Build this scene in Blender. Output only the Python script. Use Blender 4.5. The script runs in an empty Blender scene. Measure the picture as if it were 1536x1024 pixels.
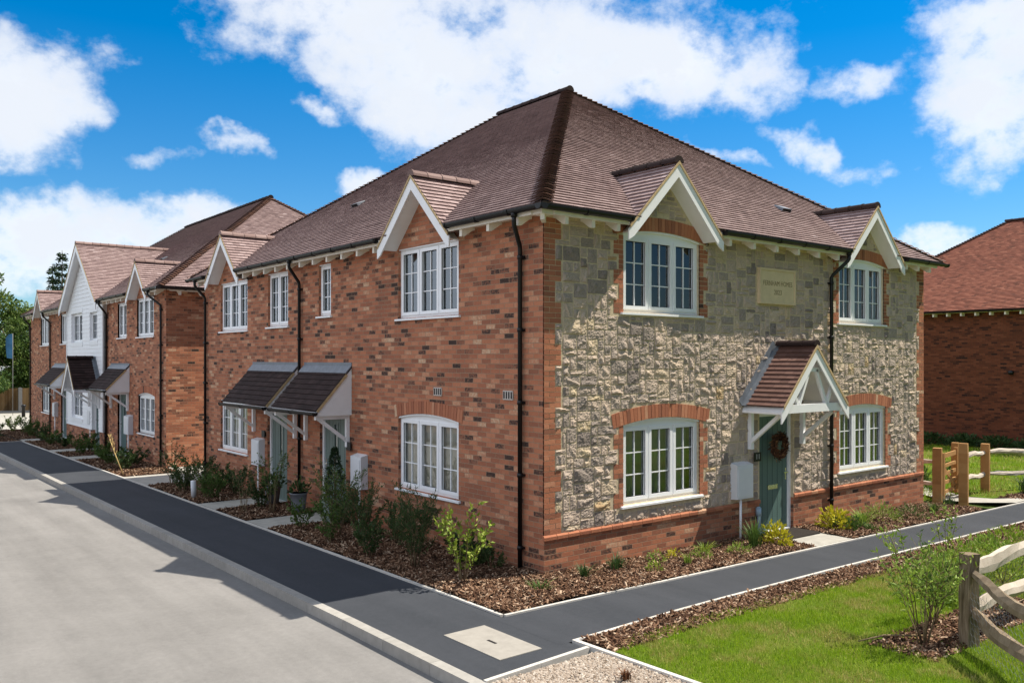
SUN_E = 5.0; SKY_STR = 0.10; SKY_SAT = 1.12; SKY_VAL = .68; CLOUD = 7.3; FILL_CLOUD = 7.3; EXPO = 0.66; BACK_0 = .22; BACK_Z = 3.0; BACK_W = 4.6; SKY_OUT = .28; SKY_TINT = (.42, 1.02, 1.40); SKY_LOW = (.85, 1.08, 1.28)
import bpy, math, random
import numpy as np
from math import radians as R_, sin, cos, pi, sqrt

random.seed(7)
rng = np.random.default_rng(7)
scene = bpy.context.scene
COL = scene.collection

# ------------------------------------------------------------------ ground
def zg(x, y):
    """height of the site: falls gently away from the near corner of the house"""
    return -0.0085 * min(max(y, 0.0), 80.0) - 0.0135 * min(max(x, 0.0), 40.0)

def zgn(x, y):
    return -0.0085 * np.clip(y, 0, 80) - 0.0135 * np.clip(x, 0, 40)

# ------------------------------------------------------------------ objects
def tag(o, label=None, cat=None, group=None, kind=None):
    if label: o["label"] = label
    if cat: o["category"] = cat
    if group: o["group"] = group
    if kind: o["kind"] = kind
    return o

def thing(name, label, cat, loc=(0, 0, 0), group=None):
    o = bpy.data.objects.new(name, None)
    o.empty_display_size = 0.3
    o.location = loc
    COL.objects.link(o)
    return tag(o, label, cat, group)

def root_offset(p):
    off = np.zeros(3)
    while p is not None:
        off += np.array(p.location)
        p = p.parent
    return off

def link_mesh(name, me, mats, parent):
    for m in (mats if isinstance(mats, (list, tuple)) else [mats]):
        me.materials.append(m)
    o = bpy.data.objects.new(name, me)
    COL.objects.link(o)
    if parent is not None:
        o.parent = parent
    return o

class MB:
    """collects polygons (world metres) and links them as one mesh object"""
    def __init__(self):
        self.v = []; self.f = []; self.uv = []; self.t = []; self.m = []; self.s = []
    def poly(self, pts, uv=None, t=0.5, m=0, s=False):
        i = len(self.v)
        self.v.extend(tuple(p) for p in pts)
        self.f.append(tuple(range(i, i + len(pts))))
        if uv is None: uv = [(p[0] + p[1], p[2]) for p in pts]
        self.uv.extend(uv); self.t.append(t); self.m.append(m); self.s.append(s)
    def mesh(self, verts, faces, t=0.5, m=0, s=False):
        i = len(self.v)
        self.v.extend(tuple(p) for p in verts)
        for k, fc in enumerate(faces):
            self.f.append(tuple(i + j for j in fc))
            self.uv.extend((verts[j][0] + verts[j][1], verts[j][2]) for j in fc)
            self.t.append(t[k] if isinstance(t, (list, tuple)) else t); self.m.append(m); self.s.append(s)
    def hexa(self, p, t=0.5, m=0):
        """8 corners: bottom ring 0-3, top ring 4-7"""
        self.mesh(p, [(0, 3, 2, 1), (4, 5, 6, 7), (0, 1, 5, 4), (1, 2, 6, 5), (2, 3, 7, 6), (3, 0, 4, 7)], t, m)
    def box(self, a, b, t=0.5, m=0):
        x0, y0, z0 = a; x1, y1, z1 = b
        self.hexa([(x0, y0, z0), (x1, y0, z0), (x1, y1, z0), (x0, y1, z0),
                   (x0, y0, z1), (x1, y0, z1), (x1, y1, z1), (x0, y1, z1)], t, m)
    def fbox(self, fr, u0, u1, d0, d1, z0, z1, t=0.5, m=0):
        P = fr.P
        self.hexa([P(u0, d0, z0), P(u1, d0, z0), P(u1, d1, z0), P(u0, d1, z0),
                   P(u0, d0, z1), P(u1, d0, z1), P(u1, d1, z1), P(u0, d1, z1)], t, m)
    def fprism(self, fr, pts, d0, d1, t=0.5, m=0):
        """polygon in (u,z) extruded over d"""
        n = len(pts)
        V = [fr.P(u, d0, z) for u, z in pts] + [fr.P(u, d1, z) for u, z in pts]
        F = [tuple(range(n)), tuple(range(2 * n - 1, n - 1, -1))]
        F += [(i, (i + 1) % n, n + (i + 1) % n, n + i) for i in range(n)]
        self.mesh(V, F, t, m)
    def dprism(self, fr, pts, u0, u1, t=0.5, m=0):
        """polygon in (d,z) extruded over u"""
        n = len(pts)
        V = [fr.P(u0, d, z) for d, z in pts] + [fr.P(u1, d, z) for d, z in pts]
        F = [tuple(range(n)), tuple(range(2 * n - 1, n - 1, -1))]
        F += [(i, (i + 1) % n, n + (i + 1) % n, n + i) for i in range(n)]
        self.mesh(V, F, t, m)
    def tube(self, pts, r, n=8, t=0.5, m=0, cap=True, s=True):
        pts = [np.array(p, float) for p in pts]
        if not isinstance(r, (list, tuple)): r = [r] * len(pts)
        V = []; F = []
        prev = None
        for i, p in enumerate(pts):
            a = pts[max(i - 1, 0)]; b = pts[min(i + 1, len(pts) - 1)]
            d = b - a; L = np.linalg.norm(d); d = d / L if L > 0 else np.array((0, 0, 1.))
            if prev is None:
                h = np.array((1., 0, 0)) if abs(d[0]) < 0.8 else np.array((0, 1., 0))
                e = np.cross(d, h)
            else:
                e = prev - d * np.dot(prev, d)
            e /= np.linalg.norm(e); prev = e
            g = np.cross(d, e)
            for k in range(n):
                A = 2 * pi * k / n
                V.append(p + r[i] * (cos(A) * e + sin(A) * g))
        for i in range(len(pts) - 1):
            for k in range(n):
                F.append((i * n + k, i * n + (k + 1) % n, (i + 1) * n + (k + 1) % n, (i + 1) * n + k))
        if cap:
            F.append(tuple(range(n))[::-1]); F.append(tuple((len(pts) - 1) * n + k for k in range(n)))
        self.mesh(V, F, t, m, s)
    def beam(self, a, b, w, h, up=(0, 0, 1), t=0.5, m=0):
        """rectangular bar from a to b, w across, h along up"""
        a = np.array(a, float); b = np.array(b, float)
        d = b - a; d /= np.linalg.norm(d)
        s = np.cross(d, np.array(up, float)); s /= np.linalg.norm(s)
        q = np.cross(s, d)
        V = []
        for c in (a, b):
            for (i, j) in ((-1, -1), (1, -1), (1, 1), (-1, 1)):
                V.append(c + s * i * w / 2 + q * j * h / 2)
        self.hexa(V, t, m)
    def build(self, name, mats, parent=None, smooth=False):
        me = bpy.data.meshes.new(name)
        off = root_offset(parent)
        V = np.array(self.v, dtype=np.float64) - off
        me.from_pydata(V.tolist(), [], self.f)
        uvl = me.uv_layers.new(name="UVMap")
        uvl.data.foreach_set("uv", np.array(self.uv, dtype=np.float32).ravel())
        a = me.attributes.new("tint", 'FLOAT', 'FACE')
        a.data.foreach_set("value", np.array(self.t, dtype=np.float32))
        me.polygons.foreach_set("material_index", np.array(self.m, dtype=np.int32))
        me.polygons.foreach_set("use_smooth", np.array([smooth or x for x in self.s], dtype=bool))
        me.update()
        return link_mesh(name, me, mats, parent)

def np_mesh(name, V, F, tint, mats, parent=None, smooth=False):
    """V (n,3) world, F (m,k) all faces of k corners, tint (m,)"""
    V = np.asarray(V, dtype=np.float32) - root_offset(parent).astype(np.float32)
    F = np.asarray(F, dtype=np.int32)
    me = bpy.data.meshes.new(name)
    me.vertices.add(len(V)); me.vertices.foreach_set("co", V.ravel())
    k = F.shape[1]
    me.loops.add(F.size); me.loops.foreach_set("vertex_index", F.ravel())
    me.polygons.add(len(F))
    me.polygons.foreach_set("loop_start", np.arange(0, F.size, k, dtype=np.int32))
    me.polygons.foreach_set("loop_total", np.full(len(F), k, dtype=np.int32))
    me.polygons.foreach_set("use_smooth", np.full(len(F), smooth, dtype=bool))
    a = me.attributes.new("tint", 'FLOAT', 'FACE')
    a.data.foreach_set("value", np.asarray(tint, dtype=np.float32))
    me.update(calc_edges=True)
    me.validate()
    return link_mesh(name, me, mats, parent)

class Frame:
    """wall coordinates: u along the wall, d outwards, z up"""
    def __init__(self, o, u, n):
        self.o = o; self.u = u; self.n = n
    def P(self, u, d, z):
        return (self.o[0] + self.u[0] * u + self.n[0] * d, self.o[1] + self.u[1] * u + self.n[1] * d, z)

# ------------------------------------------------------------------ materials
def nodes_of(name):
    m = bpy.data.materials.new(name); m.use_nodes = True
    nt = m.node_tree; nt.nodes.clear()
    out = nt.nodes.new("ShaderNodeOutputMaterial")
    return m, nt, out

def N(nt, typ, **kw):
    n = nt.nodes.new(typ)
    for k, v in kw.items():
        if k.startswith("i_"):
            key = k[2:]
            key = int(key) if key.isdigit() else key.replace("_", " ")
            n.inputs[key].default_value = v
        else:
            setattr(n, k, v)
    return n

def ramp(nt, stops, fac=None, interp='LINEAR'):
    r = nt.nodes.new("ShaderNodeValToRGB"); cr = r.color_ramp; cr.interpolation = interp
    while len(cr.elements) > 1: cr.elements.remove(cr.elements[-1])
    cr.elements[0].position = stops[0][0]; cr.elements[0].color = (*stops[0][1], 1)
    for p, c in stops[1:]:
        e = cr.elements.new(p); e.color = (*c, 1)
    if fac is not None: nt.links.new(fac, r.inputs[0])
    return r

def mathn(nt, op, a, b=None, clamp=False):
    n = nt.nodes.new("ShaderNodeMath"); n.operation = op; n.use_clamp = clamp
    for i, x in enumerate((a, b)):
        if x is None: continue
        if hasattr(x, "is_output"): nt.links.new(x, n.inputs[i])
        else: n.inputs[i].default_value = x
    return n.outputs[0]

def mixc(nt, fac, a, b, blend='MIX'):
    n = nt.nodes.new("ShaderNodeMix"); n.data_type = 'RGBA'; n.blend_type = blend
    for i, x in ((0, fac), (6, a), (7, b)):
        if hasattr(x, "is_output"): nt.links.new(x, n.inputs[i])
        elif i == 0: n.inputs[i].default_value = x
        else: n.inputs[i].default_value = (*x, 1)
    return n.outputs[2]

def pbr(nt, out, col, rough=0.7, spec=0.3, metal=0.0, bump=None, bdist=0.01, bstr=1.0):
    b = nt.nodes.new("ShaderNodeBsdfPrincipled")
    if hasattr(col, "is_output"): nt.links.new(col, b.inputs["Base Color"])
    else: b.inputs["Base Color"].default_value = (*col, 1)
    if hasattr(rough, "is_output"): nt.links.new(rough, b.inputs["Roughness"])
    else: b.inputs["Roughness"].default_value = rough
    b.inputs["Specular IOR Level"].default_value = spec
    b.inputs["Metallic"].default_value = metal
    if bump is not None:
        bn = N(nt, "ShaderNodeBump", i_Strength=bstr, i_Distance=bdist)
        nt.links.new(bump, bn.inputs["Height"]); nt.links.new(bn.outputs[0], b.inputs["Normal"])
    nt.links.new(b.outputs[0], out.inputs["Surface"])
    return b

def noise(nt, scale, detail=4.0, rough=0.55, vec=None, dim='3D'):
    n = N(nt, "ShaderNodeTexNoise", i_Scale=scale, i_Detail=detail, i_Roughness=rough)
    if vec is not None: nt.links.new(vec, n.inputs["Vector"])
    return n

def simple(name, col, rough=0.6, spec=0.3, metal=0.0, var=0.12, scale=6.0, bump=0.0, bscale=60.0):
    """painted / moulded surface with a little real variation in colour"""
    m, nt, out = nodes_of(name)
    tc = N(nt, "ShaderNodeNewGeometry")
    n = noise(nt, scale, 5, 0.6, tc.outputs["Position"])
    lo = tuple(c * (1 - var) for c in col); hi = tuple(min(1, c * (1 + var)) for c in col)
    r = ramp(nt, [(0.3, lo), (0.7, hi)], n.outputs[0])
    bh = None
    if bump > 0:
        bh = noise(nt, bscale, 6, 0.6, tc.outputs["Position"]).outputs[0]
    pbr(nt, out, r.outputs[0], rough, spec, metal, bh, bump)
    return m

BRICK = [(0.0, (0.055, 0.036, 0.030)), (0.07, (0.090, 0.052, 0.041)), (0.125, (0.251, 0.108, 0.067)), (0.40, (0.357, 0.136, 0.078)),
         (0.65, (0.437, 0.172, 0.094)), (0.86, (0.488, 0.209, 0.120)), (0.96, (0.523, 0.282, 0.173)), (1.0, (0.572, 0.386, 0.253))]

def brick_wall_mat(name, stops, mortar, sat=1.0, dark=1.0):
    m, nt, out = nodes_of(name)
    uv = N(nt, "ShaderNodeUVMap")
    geo = N(nt, "ShaderNodeNewGeometry")
    # slightly wavering bed joints
    wob = noise(nt, 3.0, 2, 0.5, uv.outputs[0])
    sub = N(nt, "ShaderNodeVectorMath", operation='SUBTRACT'); nt.links.new(wob.outputs["Color"], sub.inputs[0]); sub.inputs[1].default_value = (.5, .5, .5)
    sc = N(nt, "ShaderNodeVectorMath", operation='SCALE'); nt.links.new(sub.outputs[0], sc.inputs[0]); sc.inputs["Scale"].default_value = 0.010
    add = N(nt, "ShaderNodeVectorMath", operation='ADD'); nt.links.new(uv.outputs[0], add.inputs[0]); nt.links.new(sc.outputs[0], add.inputs[1])
    b = N(nt, "ShaderNodeTexBrick", offset=0.5, offset_frequency=2, squash=1.0, squash_frequency=2)
    b.inputs["Scale"].default_value = 1.0
    b.inputs["Brick Width"].default_value = 0.225; b.inputs["Row Height"].default_value = 0.075
    b.inputs["Mortar Size"].default_value = 0.0052; b.inputs["Mortar Smooth"].default_value = 0.25
    b.inputs["Color1"].default_value = (0, 0, 0, 1); b.inputs["Color2"].default_value = (1, 1, 1, 1); b.inputs["Mortar"].default_value = (.5, .5, .5, 1)
    nt.links.new(add.outputs[0], b.inputs["Vector"])
    # clumps of burnt bricks: shift each brick's value by a slow noise
    cl = noise(nt, 1.1, 3, 0.6, uv.outputs[0])
    sh = mathn(nt, 'MULTIPLY', mathn(nt, 'SUBTRACT', cl.outputs[0], 0.5), 0.42)
    bw = N(nt, "ShaderNodeRGBToBW"); nt.links.new(b.outputs["Color"], bw.inputs[0])
    fine = noise(nt, 26, 4, 0.6, uv.outputs[0])
    sh2 = mathn(nt, 'MULTIPLY', mathn(nt, 'SUBTRACT', fine.outputs[0], 0.5), 0.5)
    val = mathn(nt, 'ADD', mathn(nt, 'ADD', mathn(nt, 'ADD', mathn(nt, 'MULTIPLY', bw.outputs[0], .94), .03), sh), sh2, True)
    r = ramp(nt, stops, val)
    mn = noise(nt, 45, 3, 0.6, uv.outputs[0])
    mr = ramp(nt, [(0.3, tuple(c * 0.72 for c in mortar)), (0.7, mortar)], mn.outputs[0])
    # small lime smears here and there
    sm = noise(nt, 7, 6, 0.72, uv.outputs[0])
    smr = ramp(nt, [(0.58, (0, 0, 0)), (0.78, (0.42, 0.42, 0.42))], sm.outputs[0])
    face = mixc(nt, smr.outputs[0], r.outputs[0], tuple(min(1, c * 1.05) for c in mortar))
    col = mixc(nt, b.outputs["Fac"], face, mr.outputs[0])
    if sat != 1 or dark != 1:
        hs = N(nt, "ShaderNodeHueSaturation", i_Saturation=sat, i_Value=dark); nt.links.new(col, hs.inputs["Color"]); col = hs.outputs[0]
    h = mathn(nt, 'SUBTRACT', mathn(nt, 'MULTIPLY', fine.outputs[0], 0.45), b.outputs["Fac"])
    pbr(nt, out, col, 0.88, 0.18, 0, h, 0.007)
    return m

def tint_mat(name, stops, rough=0.85, spec=0.2, nscale=30.0, namp=0.3, bump=0.0, bscale=80.0, interp='LINEAR', bigs=0.0, trans=0.0):
    """colour picked per face by the 'tint' attribute, broken up by noise"""
    m, nt, out = nodes_of(name)
    at = N(nt, "ShaderNodeAttribute", attribute_name="tint")
    geo = N(nt, "ShaderNodeNewGeometry")
    n = noise(nt, nscale, 4, 0.6, geo.outputs["Position"])
    v = mathn(nt, 'ADD', at.outputs["Fac"], mathn(nt, 'MULTIPLY', mathn(nt, 'SUBTRACT', n.outputs[0], 0.5), namp), True)
    if bigs:
        n2 = noise(nt, 0.55, 3, 0.55, geo.outputs["Position"])
        v = mathn(nt, 'ADD', v, mathn(nt, 'MULTIPLY', mathn(nt, 'SUBTRACT', n2.outputs[0], 0.5), bigs), True)
    r = ramp(nt, stops, v, interp)
    bh = None
    if bump: bh = noise(nt, bscale, 6, 0.62, geo.outputs["Position"]).outputs[0]
    b = pbr(nt, out, r.outputs[0], rough, spec, 0, bh, bump)
    if trans > 0:
        tr = N(nt, "ShaderNodeBsdfTranslucent"); nt.links.new(r.outputs[0], tr.inputs[0])
        mx = N(nt, "ShaderNodeMixShader"); mx.inputs[0].default_value = trans
        nt.links.new(b.outputs[0], mx.inputs[1]); nt.links.new(tr.outputs[0], mx.inputs[2]); nt.links.new(mx.outputs[0], out.inputs["Surface"])
    return m

M = {}
M['brick'] = brick_wall_mat("red_brick", BRICK, (0.42, 0.285, 0.19))
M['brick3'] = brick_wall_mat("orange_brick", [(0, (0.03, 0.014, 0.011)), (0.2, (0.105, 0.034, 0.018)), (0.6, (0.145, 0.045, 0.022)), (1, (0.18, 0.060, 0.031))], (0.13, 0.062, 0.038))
M['brickunit'] = tint_mat("brick_units", BRICK, 0.88, 0.18, 26, 0.28, 0.004, 40)
M['mortar'] = simple("buff_mortar", (0.58, 0.475, 0.325), 0.95, 0.1, 0, 0.2, 14, 0.004, 90)
STONE = [(0.0, (0.236, 0.196, 0.173)), (0.2, (0.345, 0.288, 0.244)), (0.45, (0.441, 0.358, 0.293)), (0.7, (0.527, 0.418, 0.329)), (0.88, (0.538, 0.433, 0.315)), (0.97, (0.488, 0.392, 0.243)), (1.0, (0.477, 0.332, 0.188))]
M['stone'] = tint_mat("ragstone", STONE, 0.92, 0.15, 11, 0.42, 0.006, 70)
TILE = [(0.0, (0.143, 0.097, 0.094)), (0.3, (0.231, 0.160, 0.156)), (0.6, (0.305, 0.219, 0.210)), (0.85, (0.379, 0.284, 0.277)), (1.0, (0.447, 0.355, 0.349))]
M['tile'] = tint_mat("brown_clay_tile", TILE, 0.8, 0.25, 18, 0.3, 0.002, 120, bigs=0.25)
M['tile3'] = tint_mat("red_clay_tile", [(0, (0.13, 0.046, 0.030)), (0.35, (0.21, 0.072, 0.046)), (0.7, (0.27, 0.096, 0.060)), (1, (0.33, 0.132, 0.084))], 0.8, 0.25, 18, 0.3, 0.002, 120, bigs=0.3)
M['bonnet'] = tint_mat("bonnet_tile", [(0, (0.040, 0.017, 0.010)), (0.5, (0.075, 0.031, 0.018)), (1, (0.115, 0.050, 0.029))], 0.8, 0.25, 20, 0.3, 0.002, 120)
M['ridge'] = tint_mat("ridge_tile", [(0, (0.15, 0.09, 0.08)), (0.5, (0.23, 0.15, 0.135)), (1, (0.30, 0.21, 0.19))], 0.75, 0.3, 20, 0.25, 0.002, 120)
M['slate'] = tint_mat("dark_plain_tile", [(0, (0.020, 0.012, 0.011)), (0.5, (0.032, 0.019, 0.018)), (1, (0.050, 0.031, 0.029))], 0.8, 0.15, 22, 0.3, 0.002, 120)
M['porchtile'] = tint_mat("porch_tile", [(0, (0.105, 0.052, 0.040)), (0.5, (0.150, 0.078, 0.062)), (1, (0.20, 0.110, 0.088))], 0.7, 0.35, 20, 0.25, 0.002, 120)
M['white'] = simple("white_paint", (0.86, 0.86, 0.87), 0.42, 0.4, 0, 0.035, 5)
M['upvc'] = simple("white_plastic", (0.87, 0.88, 0.90), 0.28, 0.5, 0, 0.02, 3)
M['board'] = simple("white_weatherboard", (0.84, 0.85, 0.87), 0.5, 0.35, 0, 0.04, 4)
M['cream'] = simple("cream_eaves_paint", (0.82, 0.77, 0.68), 0.6, 0.3, 0, 0.06, 5)
M['buff'] = simple("buff_verge_mortar", (0.50, 0.37, 0.21), 0.95, 0.1, 0, 0.2, 20, 0.003, 90)
M['black'] = simple("black_plastic", (0.007, 0.007, 0.008), 0.4, 0.35, 0, 0.1, 5)
M['lead'] = simple("grey_lead", (0.17, 0.19, 0.22), 0.5, 0.5, 0.25, 0.18, 9, 0.002, 30)
M['sage'] = simple("sage_green_door", (0.135, 0.185, 0.170), 0.42, 0.4, 0, 0.04, 4)
M['teal'] = simple("blue_green_door", (0.082, 0.140, 0.140), 0.42, 0.4, 0, 0.04, 4)
M['green'] = simple("grey_green_door", (0.098, 0.165, 0.152), 0.42, 0.4, 0, 0.04, 4)
M['chrome'] = simple("brushed_chrome", (0.75, 0.75, 0.74), 0.25, 0.5, 1.0, 0.05, 9)
M['meter'] = simple("grey_white_meter_box", (0.70, 0.72, 0.75), 0.4, 0.4, 0, 0.03, 4)
M['vent'] = simple("pale_air_vent", (0.50, 0.45, 0.41), 0.6, 0.3, 0, 0.05, 4)
M['dark'] = simple("dark_slot", (0.02, 0.018, 0.018), 0.8, 0.2, 0, 0.1, 4)
M['plaque'] = simple("limestone_plaque", (0.70, 0.56, 0.36), 0.85, 0.2, 0, 0.06, 7, 0.002, 80)
M['engraved'] = simple("engraved_letters", (0.24, 0.18, 0.10), 0.9, 0.1, 0, 0.1, 7)
M['digit'] = simple("pale_digits", (0.55, 0.56, 0.58), 0.5, 0.3, 0, 0.05, 7)
M['blind'] = simple("pale_roller_blind", (0.90, 0.80, 0.68), 0.9, 0.1, 0, 0.05, 2)
M['nets'] = simple("net_curtain", (0.40, 0.42, 0.38), 0.9, 0.1, 0, 0.12, 2)
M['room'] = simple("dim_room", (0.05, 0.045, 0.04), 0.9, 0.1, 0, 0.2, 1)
M['timber'] = tint_mat("new_timber", [(0, (0.20, 0.095, 0.032)), (0.5, (0.36, 0.19, 0.07)), (1, (0.48, 0.29, 0.12))], 0.8, 0.2, 9, 0.5, 0.003, 40)
def wood_mat(name, stops, scale):
    m, nt, out = nodes_of(name)
    at = N(nt, "ShaderNodeAttribute", attribute_name="tint"); geo = N(nt, "ShaderNodeNewGeometry")
    mp = N(nt, "ShaderNodeMapping"); mp.inputs["Scale"].default_value = scale; nt.links.new(geo.outputs["Position"], mp.inputs["Vector"])
    n = noise(nt, 1.0, 6, 0.65, mp.outputs[0])
    v = mathn(nt, 'ADD', mathn(nt, 'MULTIPLY', at.outputs["Fac"], .35), mathn(nt, 'ADD', mathn(nt, 'MULTIPLY', mathn(nt, 'SUBTRACT', n.outputs[0], .5), 1.9), .32), True)
    r = ramp(nt, stops, v)
    pbr(nt, out, r.outputs[0], 0.9, 0.15, 0, n.outputs[0], 0.012)
    return m
M['oldpost'] = wood_mat("weathered_oak_post", [(0, (0.06, 0.042, 0.027)), (0.5, (0.20, 0.150, 0.10)), (1, (0.36, 0.29, 0.21))], (38, 38, 3.0))
M['oldwood'] = tint_mat("weathered_oak", [(0, (0.085, 0.060, 0.038)), (0.5, (0.21, 0.160, 0.108)), (1, (0.36, 0.29, 0.21))], 0.9, 0.15, 14, 0.6, 0.004, 60)
M['cleft'] = tint_mat("cleft_pale_wood", [(0, (0.30, 0.24, 0.18)), (0.5, (0.46, 0.39, 0.32)), (1, (0.60, 0.53, 0.46))], 0.9, 0.15, 12, 0.6, 0.004, 60)

def glass_mat():
    m, nt, out = nodes_of("window_glass")
    fr = N(nt, "ShaderNodeFresnel", i_IOR=1.55)
    f2 = mathn(nt, 'ADD', mathn(nt, 'MULTIPLY', fr.outputs[0], 1.8), 0.05, True)
    geo = N(nt, "ShaderNodeNewGeometry")
    n = noise(nt, 2.2, 1, 0.4, geo.outputs["Position"])
    bn = N(nt, "ShaderNodeBump", i_Strength=0.25, i_Distance=0.006); nt.links.new(n.outputs[0], bn.inputs["Height"])
    g = N(nt, "ShaderNodeBsdfGlossy", i_Roughness=0.01); g.inputs["Color"].default_value = (0.92, 0.97, 1, 1)
    nt.links.new(bn.outputs[0], g.inputs["Normal"])
    t = N(nt, "ShaderNodeBsdfTransparent"); t.inputs["Color"].default_value = (0.74, 0.80, 0.80, 1)
    mx = N(nt, "ShaderNodeMixShader")
    nt.links.new(f2, mx.inputs[0]); nt.links.new(t.outputs[0], mx.inputs[1]); nt.links.new(g.outputs[0], mx.inputs[2])
    nt.links.new(mx.outputs[0], out.inputs["Surface"])
    return m
M['glass'] = glass_mat()

def asphalt_mat(name, lo, hi, patch=0.10, coarse=False):
    m, nt, out = nodes_of(name)
    geo = N(nt, "ShaderNodeNewGeometry")
    P = geo.outputs["Position"]
    agg = noise(nt, 110, 4, 0.75, P)
    mid = noise(nt, 14, 5, 0.65, P)
    big = noise(nt, 0.6, 4, 0.6, P)
    # long streaks along the street (y)
    mp = N(nt, "ShaderNodeMapping"); mp.inputs["Scale"].default_value = (2.2, 0.16, 1); nt.links.new(P, mp.inputs["Vector"])
    st = noise(nt, 1.0, 4, 0.6, mp.outputs[0])
    v = mathn(nt, 'ADD', mathn(nt, 'MULTIPLY', agg.outputs[0], 0.34), mathn(nt, 'MULTIPLY', mid.outputs[0], 0.16))
    v = mathn(nt, 'ADD', v, mathn(nt, 'MULTIPLY', big.outputs[0], 0.25))
    v = mathn(nt, 'ADD', v, mathn(nt, 'MULTIPLY', mathn(nt, 'ADD', mathn(nt, 'MULTIPLY', mathn(nt, 'SUBTRACT', st.outputs[0], .5), 1.1), .5), 0.25))
    v = mathn(nt, 'ADD', v, mathn(nt, 'MULTIPLY', mathn(nt, 'SUBTRACT', noise(nt, 2.6, 6, .7, P).outputs[0], .5), patch))
    r = ramp(nt, [(0.36, lo), (0.64, hi)], v)
    pbr(nt, out, r.outputs[0], 0.9, 0.2, 0, agg.outputs[0], 0.004)
    return m
M['road'] = asphalt_mat("road_surface", (0.135, 0.130, 0.125), (0.255, 0.245, 0.235))
M['footway'] = asphalt_mat("footway_asphalt", (0.030, 0.034, 0.041), (0.056, 0.0605, 0.071))
M['kerb'] = tint_mat("concrete_kerb", [(0, (0.23, 0.22, 0.20)), (0.5, (0.32, 0.305, 0.28)), (1, (0.42, 0.40, 0.37))], 0.9, 0.2, 9, 0.9, 0.003, 120)
M['edging'] = tint_mat("pale_concrete_edging", [(0, (0.34, 0.32, 0.29)), (0.5, (0.52, 0.495, 0.455)), (1, (0.64, 0.61, 0.57))], 0.9, 0.2, 14, 1.0, 0.002, 120)
M['slab'] = simple("pale_paving_slab", (0.36, 0.345, 0.31), 0.9, 0.2, 0, 0.16, 5, 0.002, 120)
M['drive'] = simple("brown_block_paving", (0.13, 0.10, 0.085), 0.9, 0.15, 0, 0.25, 9, 0.003, 60)
M['cover'] = simple("concrete_inspection_cover", (0.30, 0.28, 0.25), 0.9, 0.2, 0, 0.10, 7, 0.002, 150)
M['soil'] = simple("dark_bark_soil", (0.030, 0.018, 0.012), 0.95, 0.1, 0, 0.4, 25, 0.012, 60)
M['bark'] = tint_mat("bark_chips", [(0, (0.030, 0.015, 0.009)), (0.35, (0.085, 0.042, 0.024)), (0.65, (0.19, 0.105, 0.062)), (0.88, (0.33, 0.21, 0.135)), (1, (0.50, 0.37, 0.26))], 0.9, 0.15, 40, 0.3)
M['gravel_base'] = simple("sandy_gravel_bed", (0.36, 0.29, 0.22), 0.95, 0.1, 0, 0.25, 30, 0.01, 90)
M['pebble'] = tint_mat("pale_pebbles", [(0, (0.17, 0.125, 0.09)), (0.4, (0.31, 0.25, 0.20)), (0.8, (0.42, 0.36, 0.30)), (1, (0.54, 0.49, 0.43))], 0.85, 0.2, 60, 0.2)

def turf_mat(name, a, b, c, scale=1.0):
    m, nt, out = nodes_of(name)
    geo = N(nt, "ShaderNodeNewGeometry")
    n1 = noise(nt, 0.9 * scale, 5, 0.65, geo.outputs["Position"])
    n2 = noise(nt, 60, 4, 0.7, geo.outputs["Position"])
    v = mathn(nt, 'ADD', mathn(nt, 'MULTIPLY', n1.outputs[0], 0.75), mathn(nt, 'MULTIPLY', n2.outputs[0], 0.25))
    r = ramp(nt, [(0.36, a), (0.52, b), (0.68, c)], v)
    pbr(nt, out, r.outputs[0], 0.95, 0.1, 0, n2.outputs[0], 0.03)
    return m
M['turf'] = turf_mat("turf", (0.070, 0.125, 0.008), (0.105, 0.165, 0.014), (0.20, 0.185, 0.05))
M['field'] = turf_mat("open_ground", (0.055, 0.095, 0.02), (0.09, 0.12, 0.03), (0.17, 0.15, 0.06), 0.2)

def grass_mat():
    m, nt, out = nodes_of("grass_blades")
    at = N(nt, "ShaderNodeAttribute", attribute_name="tint")
    geo = N(nt, "ShaderNodeNewGeometry")
    n1 = noise(nt, 1.1, 5, 0.66, geo.outputs["Position"])
    dry = ramp(nt, [(0.47, (0, 0, 0)), (0.58, (1, 1, 1))], n1.outputs[0])
    g = ramp(nt, [(0, (0.13, 0.235, 0.008)), (0.5, (0.235, 0.37, 0.013)), (1, (0.39, 0.48, 0.035))], at.outputs["Fac"])
    d = ramp(nt, [(0, (0.25, 0.25, 0.04)), (0.55, (0.43, 0.37, 0.11)), (1, (0.60, 0.48, 0.24))], at.outputs["Fac"])
    col = mixc(nt, mathn(nt, 'MULTIPLY', dry.outputs[0], 0.9), g.outputs[0], d.outputs[0])
    b = pbr(nt, out, col, 0.7, 0.2)
    tr = N(nt, "ShaderNodeBsdfTranslucent"); nt.links.new(col, tr.inputs[0])
    mx = N(nt, "ShaderNodeMixShader"); mx.inputs[0].default_value = 0.3
    nt.links.new(b.outputs[0], mx.inputs[1]); nt.links.new(tr.outputs[0], mx.inputs[2]); nt.links.new(mx.outputs[0], out.inputs["Surface"])
    return m
M['grass'] = grass_mat()
def leafm(name, a, b, c, trans=0.25):
    return tint_mat(name, [(0, a), (0.5, b), (1, c)], 0.6, 0.3, 3, 0.3, trans=trans)
M['leaf_dark'] = leafm("dark_green_leaves", (0.018, 0.042, 0.012), (0.042, 0.085, 0.022), (0.085, 0.135, 0.035))
M['leaf_mid'] = leafm("mid_green_leaves", (0.035, 0.075, 0.014), (0.075, 0.14, 0.026), (0.14, 0.22, 0.05))
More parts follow.
